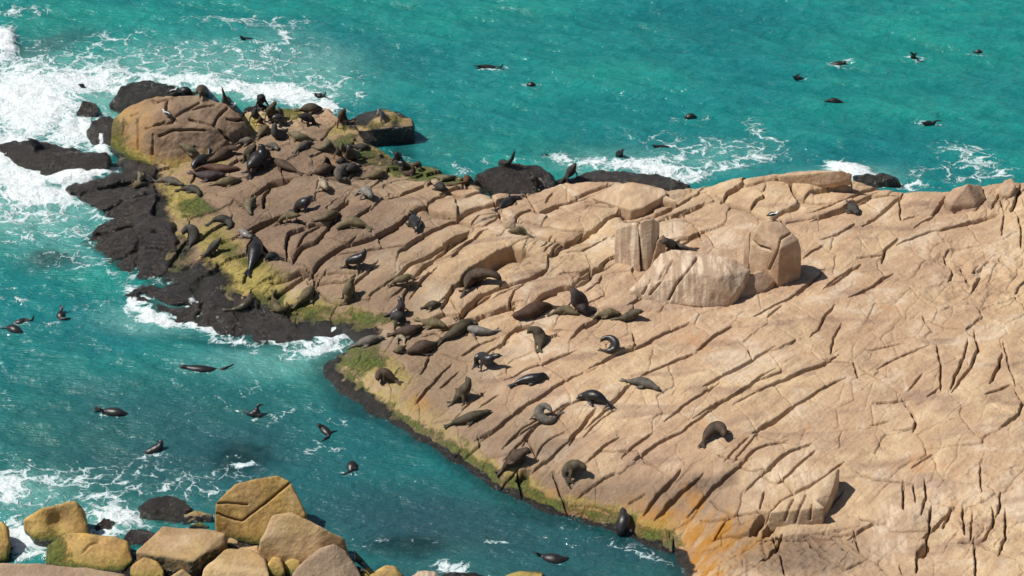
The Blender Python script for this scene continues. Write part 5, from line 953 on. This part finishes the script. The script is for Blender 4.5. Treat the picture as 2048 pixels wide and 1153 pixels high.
S('c',.23,'dk',[(448,741,.02),(432,741,.06),(412,741,.08),(388,739,.09),(371,735,.16),(359,733,.2)],'long seal gliding left with hind flippers fanned, middle of the near water',True,ex=[[(438,741,.06),(455,735,.15),(470,728,.24)],[(440,742,.05),(458,745,.04),(470,749,.0)]])
S('c',.24,'dk',[(197,819,.12),(208,823,.06),(224,825,.08),(242,827,.1),(258,831,-.02)],'plain dark seal swimming right with two white glints',True,ex=[[(205,823,.06),(200,818,.25),(199,812,.32)]])
S('c',.23,'dk',[(514,813,.32),(513,820,.2),(511,828,.1),(508,836,-.05)],'seal with both fore flippers spread wide',True,ex=[[(506,830,.06),(497,827,.1),(485,821,.16)],[(516,831,.06),(526,831,.06),(535,828,.06)],[(513,815,.3),(520,810,.4),(528,811,.4)]])
S('c',.21,'dk',[(663,878,-.02),(657,870,.06),(648,860,.1),(641,853,.2),(635,849,.3)],'seal with a pale muzzle swimming up left off the weedy point',True,ex=[[(658,868,.05),(668,864,.06),(677,862,.02)],[(658,874,.03),(648,880,.03),(641,884,.02)]])
S('c',.22,'dk',[(284,909,-.05),(296,905,.05),(309,900,.1),(319,893,.2),(322,885,.36),(316,883,.4)],'seal curving its neck up to the right above white flecks',True)
S('c',.24,'dk',[(703,923,.0),(704,932,.1),(702,942,.08),(700,950,-.05)],'dark seal floating upright with spread flippers in the cove',True,ex=[[(700,944,.05),(690,949,.05),(680,948,.06)],[(706,938,.1),(714,938,.12),(718,938,.08)]])
S('c',.27,'dk',[(1076,1109,.06),(1088,1115,.07),(1104,1119,.1),(1122,1121,.08),(1139,1118,.0)],'black seal swimming right in the lower cove with a single bright glint',True,ex=[[(1082,1112,.08),(1073,1107,.25),(1064,1103,.3)]])

def spline(P, n):
    P = np.asarray(P, float)
    if len(P) == 2: P = np.vstack([P[0], P.mean(0), P[1]])
    L = np.concatenate([[0], np.cumsum(np.maximum(np.linalg.norm(np.diff(P, axis=0), axis=1), 1e-6))])
    Q = np.vstack([2 * P[0] - P[1], P, 2 * P[-1] - P[-2]])
    s = np.linspace(0, L[-1], n); out = []
    for v in s:
        i = min(np.searchsorted(L, v, 'right') - 1, len(P) - 2); t = (v - L[i]) / (L[i + 1] - L[i])
        p0, p1, p2, p3 = Q[i], Q[i + 1], Q[i + 2], Q[i + 3]
        out.append(0.5 * (2 * p1 + (p2 - p0) * t + (2 * p0 - 5 * p1 + 4 * p2 - p3) * t * t + (3 * p1 - p0 - 3 * p2 + p3) * t**3))
    return np.array(out), L[-1]
def tube(bm, C, Wd, Hg, up=(0, 0, 1), seg=14):
    T = np.gradient(C, axis=0); T /= np.linalg.norm(T, axis=1)[:, None] + 1e-9
    u = np.array(up, float); rings = []
    for i, c in enumerate(C):
        u = u - T[i] * (u @ T[i]); nn = np.linalg.norm(u)
        if nn < 1e-3: u = np.array([0.1, -1, .2]); u -= T[i] * (u @ T[i]); nn = np.linalg.norm(u)
        u /= nn; sdv = np.cross(T[i], u)
        rings.append([bm.verts.new(c + sdv * (math.cos(a) * Wd[i]) + u * (math.sin(a) * Hg[i])) for a in np.linspace(0, 2 * math.pi, seg, endpoint=False)])
    for a, b in zip(rings[:-1], rings[1:]):
        for k in range(seg): bm.faces.new((a[k], a[(k + 1) % seg], b[(k + 1) % seg], b[k]))
    bm.faces.new(rings[0][::-1]); bm.faces.new(rings[-1])
    return T
PT = [0, .05, .12, .22, .34, .46, .56, .66, .74, .80, .85, .90, .94, .975, 1.0]
PR = [.13, .20, .36, .60, .84, .98, 1.0, .91, .75, .61, .53, .51, .42, .30, .16]
def seal_temp(rec):
    grp, R, col, pts, label, wet, fl, ex = rec
    swim = grp in 'wc' and 'standing up' not in label
    if max((q[2] if len(q) > 2 else 0) for q in pts) > 0.64: R = R * 1.14
    gh = (lambda x, y: np.zeros_like(np.asarray(x, float))) if swim else surf_h
    n = len(pts); W = []
    for i, p in enumerate(pts):
        t = i / (n - 1)
        h = p[2] if len(p) > 2 else R * 0.80 * float(np.interp(0.06 + 0.9 * t, PT, PR)) + 0.01
        if not swim and t < 0.5: h = min(h, (1.3 if fl == 'stand' else 0.95) * R + 0.35 * max(0, t - 0.3))
        if swim: h -= 0.055 if h < 0.18 else 0.02
        W.append(march(p[0], p[1], lambda x, y, q=h: gh(x, y) + q))
    W = np.array(W)
    C, L = spline(W, 30)
    # nothing sinks into the rock
    t = np.linspace(0, 1, 30); r = R * np.interp(t, PT, PR)
    if not swim:
        C[:, 2] = np.maximum(C[:, 2], gh(C[:, 0], C[:, 1]) + 0.62 * r)
        C[1:-1] = 0.25 * C[:-2] + 0.5 * C[1:-1] + 0.25 * C[2:]
    r = r * min(1.0, 0.72 + 0.28 * L / 1.2) * (1.0 if swim else 0.95)
    bm = bmesh.new()
    T = tube(bm, C, r * 1.06, r * 0.92)
    # hind flippers
    back = -T[0]; sd = np.cross(back, [0, 0, 1.0]); sd /= np.linalg.norm(sd) + 1e-9
    if not (swim and len(ex) > 1):
        for s in (-1, 1):
            d = back + s * 0.42 * sd; d[2] *= 0.3; d /= np.linalg.norm(d)
            l = 0.30 * R / 0.25 * (0.8 if L < 1 else 1)
            Q = np.array([C[1] + back * -0.02 + s * sd * .03, C[0] + d * l * .45 + s * sd * .02, C[0] + d * l])
            if not swim: Q[1:, 2] = np.maximum(Q[1:, 2] - .02, gh(Q[1:, 0], Q[1:, 1]) + 0.03)
            q, _ = spline(Q, 7); tube(bm, q, np.array([.05, .055, .06, .07, .075, .065, .03]) * R / .23, np.array([.045, .035, .03, .026, .024, .022, .018]), seg=8)
    # fore flippers
    i = 17
    tg = T[i]; up = np.array([0, 0, 1.0]); side = np.cross(tg, up)
    if np.linalg.norm(side) < 0.35: side = np.cross(T[10], up)
    side /= np.linalg.norm(side) + 1e-9
    hor = np.array([tg[0], tg[1], 0]); hor = hor / (np.linalg.norm(hor) + 1e-9)
    if not swim:
        for s in (-1, 1):
            root = C[i] + side * s * r[i] * 0.72 - up * r[i] * 0.3
            hi = C[i][2] - float(gh(C[i][0], C[i][1])) > 1.12 * r[i] + .05 or fl == 'stand'
            if hi:
                tip = root + side * s * 0.16 * R / .24 + hor * 0.05; mid = root * .5 + tip * .5 + side * s * .05
                tip[2] = float(gh(tip[0], tip[1])) + 0.03; mid[2] = (root[2] + tip[2]) / 2
                end = tip + side * s * 0.13 - hor * .08; end[2] = float(gh(end[0], end[1])) + 0.025
                Q = np.array([root, mid, tip, end])
            else:
                mid = root + side * s * 0.10 - hor * 0.14; tip = root + side * s * 0.17 * R / .24 - hor * 0.36 * R / .24
                for q in (mid, tip): q[2] = max(q[2] - .12, float(gh(q[0], q[1])) + 0.03)
                mid[2] = max(mid[2], root[2] - .1)
                Q = np.array([root, mid, tip])
            q, _ = spline(Q, 8); k = R / .24
            tube(bm, q, np.array([.075, .08, .085, .085, .08, .07, .055, .03]) * k, np.array([.055, .045, .036, .03, .028, .025, .022, .018]), up=(0, 0, 1), seg=8)
        if fl == 'stand':    # hind legs turned forward under the rump
            for s in (-1, 1):
                a = C[5] + side * s * r[5] * .6; b = a + hor * .02; b[2] = float(gh(b[0], b[1])) + .04; e = b + hor * .16 + side * s * .05; e[2] = float(gh(e[0], e[1])) + .03
                q, _ = spline(np.array([a, b, e]), 6); tube(bm, q, np.array([.08, .07, .06, .06, .06, .03]), np.array([.07, .06, .045, .035, .028, .02]), seg=8)
    for lst in ex:
        Q = np.array([march(a, b, lambda x, y, z=h: gh(x, y) + z) for a, b, h in lst]); q, _ = spline(Q, 8)
        tube(bm, q, np.array([.08, .08, .08, .078, .07, .06, .05, .03]), np.array([.06, .05, .04, .035, .03, .027, .024, .02]), up=(0.3, -1, .4), seg=8)
    # ears
    hd = C[26]; hs = np.cross(T[26], up); hs /= np.linalg.norm(hs) + 1e-9; hu = np.cross(hs, T[26])
    for s in (-1, 1):
        q = np.array([hd + hs * s * r[26] * .75 + hu * r[26] * .3, hd + hs * s * r[26] * 1.15 + hu * r[26] * .35 - T[26] * .04])
        tube(bm, np.array([q[0], (q[0] + q[1]) / 2, q[1]]), np.array([.022, .02, .012]), np.array([.02, .016, .012]), seg=6)
    bmesh.ops.recalc_face_normals(bm, faces=bm.faces)
    me = bpy.data.meshes.new('tmp'); bm.to_mesh(me); bm.free()
    a = r[27]; eyes = [C[27] + hs * s * a * .80 + hu * a * .50 + T[27] * .01 for s in (-1, 1)]
    nose = C[29] + T[29] * 0.02 + hu * r[29] * .35
    return me, (C, eyes, nose, swim)
bm = bmesh.new(); bmesh.ops.create_icosphere(bm, subdivisions=1, radius=0.021); EYEM = bpy.data.meshes.new('eye'); bm.to_mesh(EYEM); bm.free(); EYEM.materials.append(EYE)
bm = bmesh.new(); bmesh.ops.create_icosphere(bm, subdivisions=1, radius=0.032); NOSEM = bpy.data.meshes.new('nose'); bm.to_mesh(NOSEM); bm.free(); NOSEM.materials.append(EYE)
tmp = [seal_temp(r) for r in SE]
sm = finish_temps([(m, 0.040, 2) for m, _ in tmp])
for rec, (_, (C, eyes, nose, swim)), me in zip(SE, tmp, sm):
    grp, R, col, pts, label, wet, fl, ex = rec
    if swim: col = 'blk'
    o0 = C[12].copy(); o0[2] = C[:, 2].min()
    co = get_co(me); set_co(me, co - o0)
    me.polygons.foreach_set('use_smooth', np.ones(len(me.polygons), dtype=bool)); me.name = 'fur_seal'
    o = link('fur_seal', me, FUR_WET if (wet or swim) else FUR_DRY); o.location = o0.tolist()
    k = 1.0 + 0.5 * random.random(); o.color = (*[v * k for v in FURC[col]], 1)
    tag(o, label, 'seal', GL[grp])
    for e in eyes:
        c = link('eye', EYEM, None, o); c.location = (e - o0).tolist()
    c = link('nose', NOSEM, None, o); c.location = (nose - o0).tolist()

# ================================================================== gulls
def gull(px, py, face, label, dz=0.0):
    p = march(px, py + 5, surf_h)
    root = bpy.data.objects.new('gull', None); COL.objects.link(root); root.location = p.tolist(); root.rotation_euler = (0, 0, face); root.empty_display_size = .2
    tag(root, label, 'gull', 'gulls on the rocks')
    if not GULL:
        def part(name, mat, *tubes):
            bm = bmesh.new()
            for Cc, w, h in tubes:
                q, _ = spline(np.array(Cc), 9); s = np.linspace(0, 1, len(w)); e = np.linspace(0, 1, 9)
                tube(bm, q, np.interp(e, s, w), np.interp(e, s, h), seg=10)
            bmesh.ops.recalc_face_normals(bm, faces=bm.faces)
            for f in bm.faces: f.smooth = True
            me = bpy.data.meshes.new(name); bm.to_mesh(me); bm.free(); GULL[name] = me; me.materials.append(mat)
        part('body', WHITE_F, ([(-.24, 0, .20), (-.10, 0, .20), (.06, 0, .22), (.15, 0, .27), (.19, 0, .36), (.25, 0, .385)], [.01, .08, .10, .085, .055, .052, .02], [.01, .07, .10, .085, .055, .055, .02]))
        part('wing', DARK_F, ([(.10, .075, .26), (-.06, .09, .26), (-.20, .055, .225), (-.34, .02, .20)], [.02, .03, .022, .006], [.03, .075, .045, .01]))
        part('beak', BEAK, ([(.245, 0, .38), (.28, 0, .375), (.31, 0, .36)], [.016, .012, .003], [.018, .014, .003]))
        part('leg', BEAK, ([(.02, .035, .15), (.02, .035, .07), (.025, .035, 0.0)], [.009, .008, .012], [.009, .008, .012]))
    link('body', GULL['body'], None, root); link('beak', GULL['beak'], None, root)
    for s in (1, -1):
        for nm in ('wing', 'leg'):
            c = link(nm, GULL[nm], None, root); c.scale = (1, s, 1)
GULL = {}
gull(347, 185, 0.4, 'white gull on the top of the huge boulder beside the black seal')
gull(334, 230, 2.6, 'white gull standing in the middle of the face of the huge boulder')
gull(465, 213, -0.6, 'white gull at the right shoulder of the huge boulder below the upright grey seal')
gull(1547, 433, 0.2, 'white gull perched on the tip of the large pointed boulder')
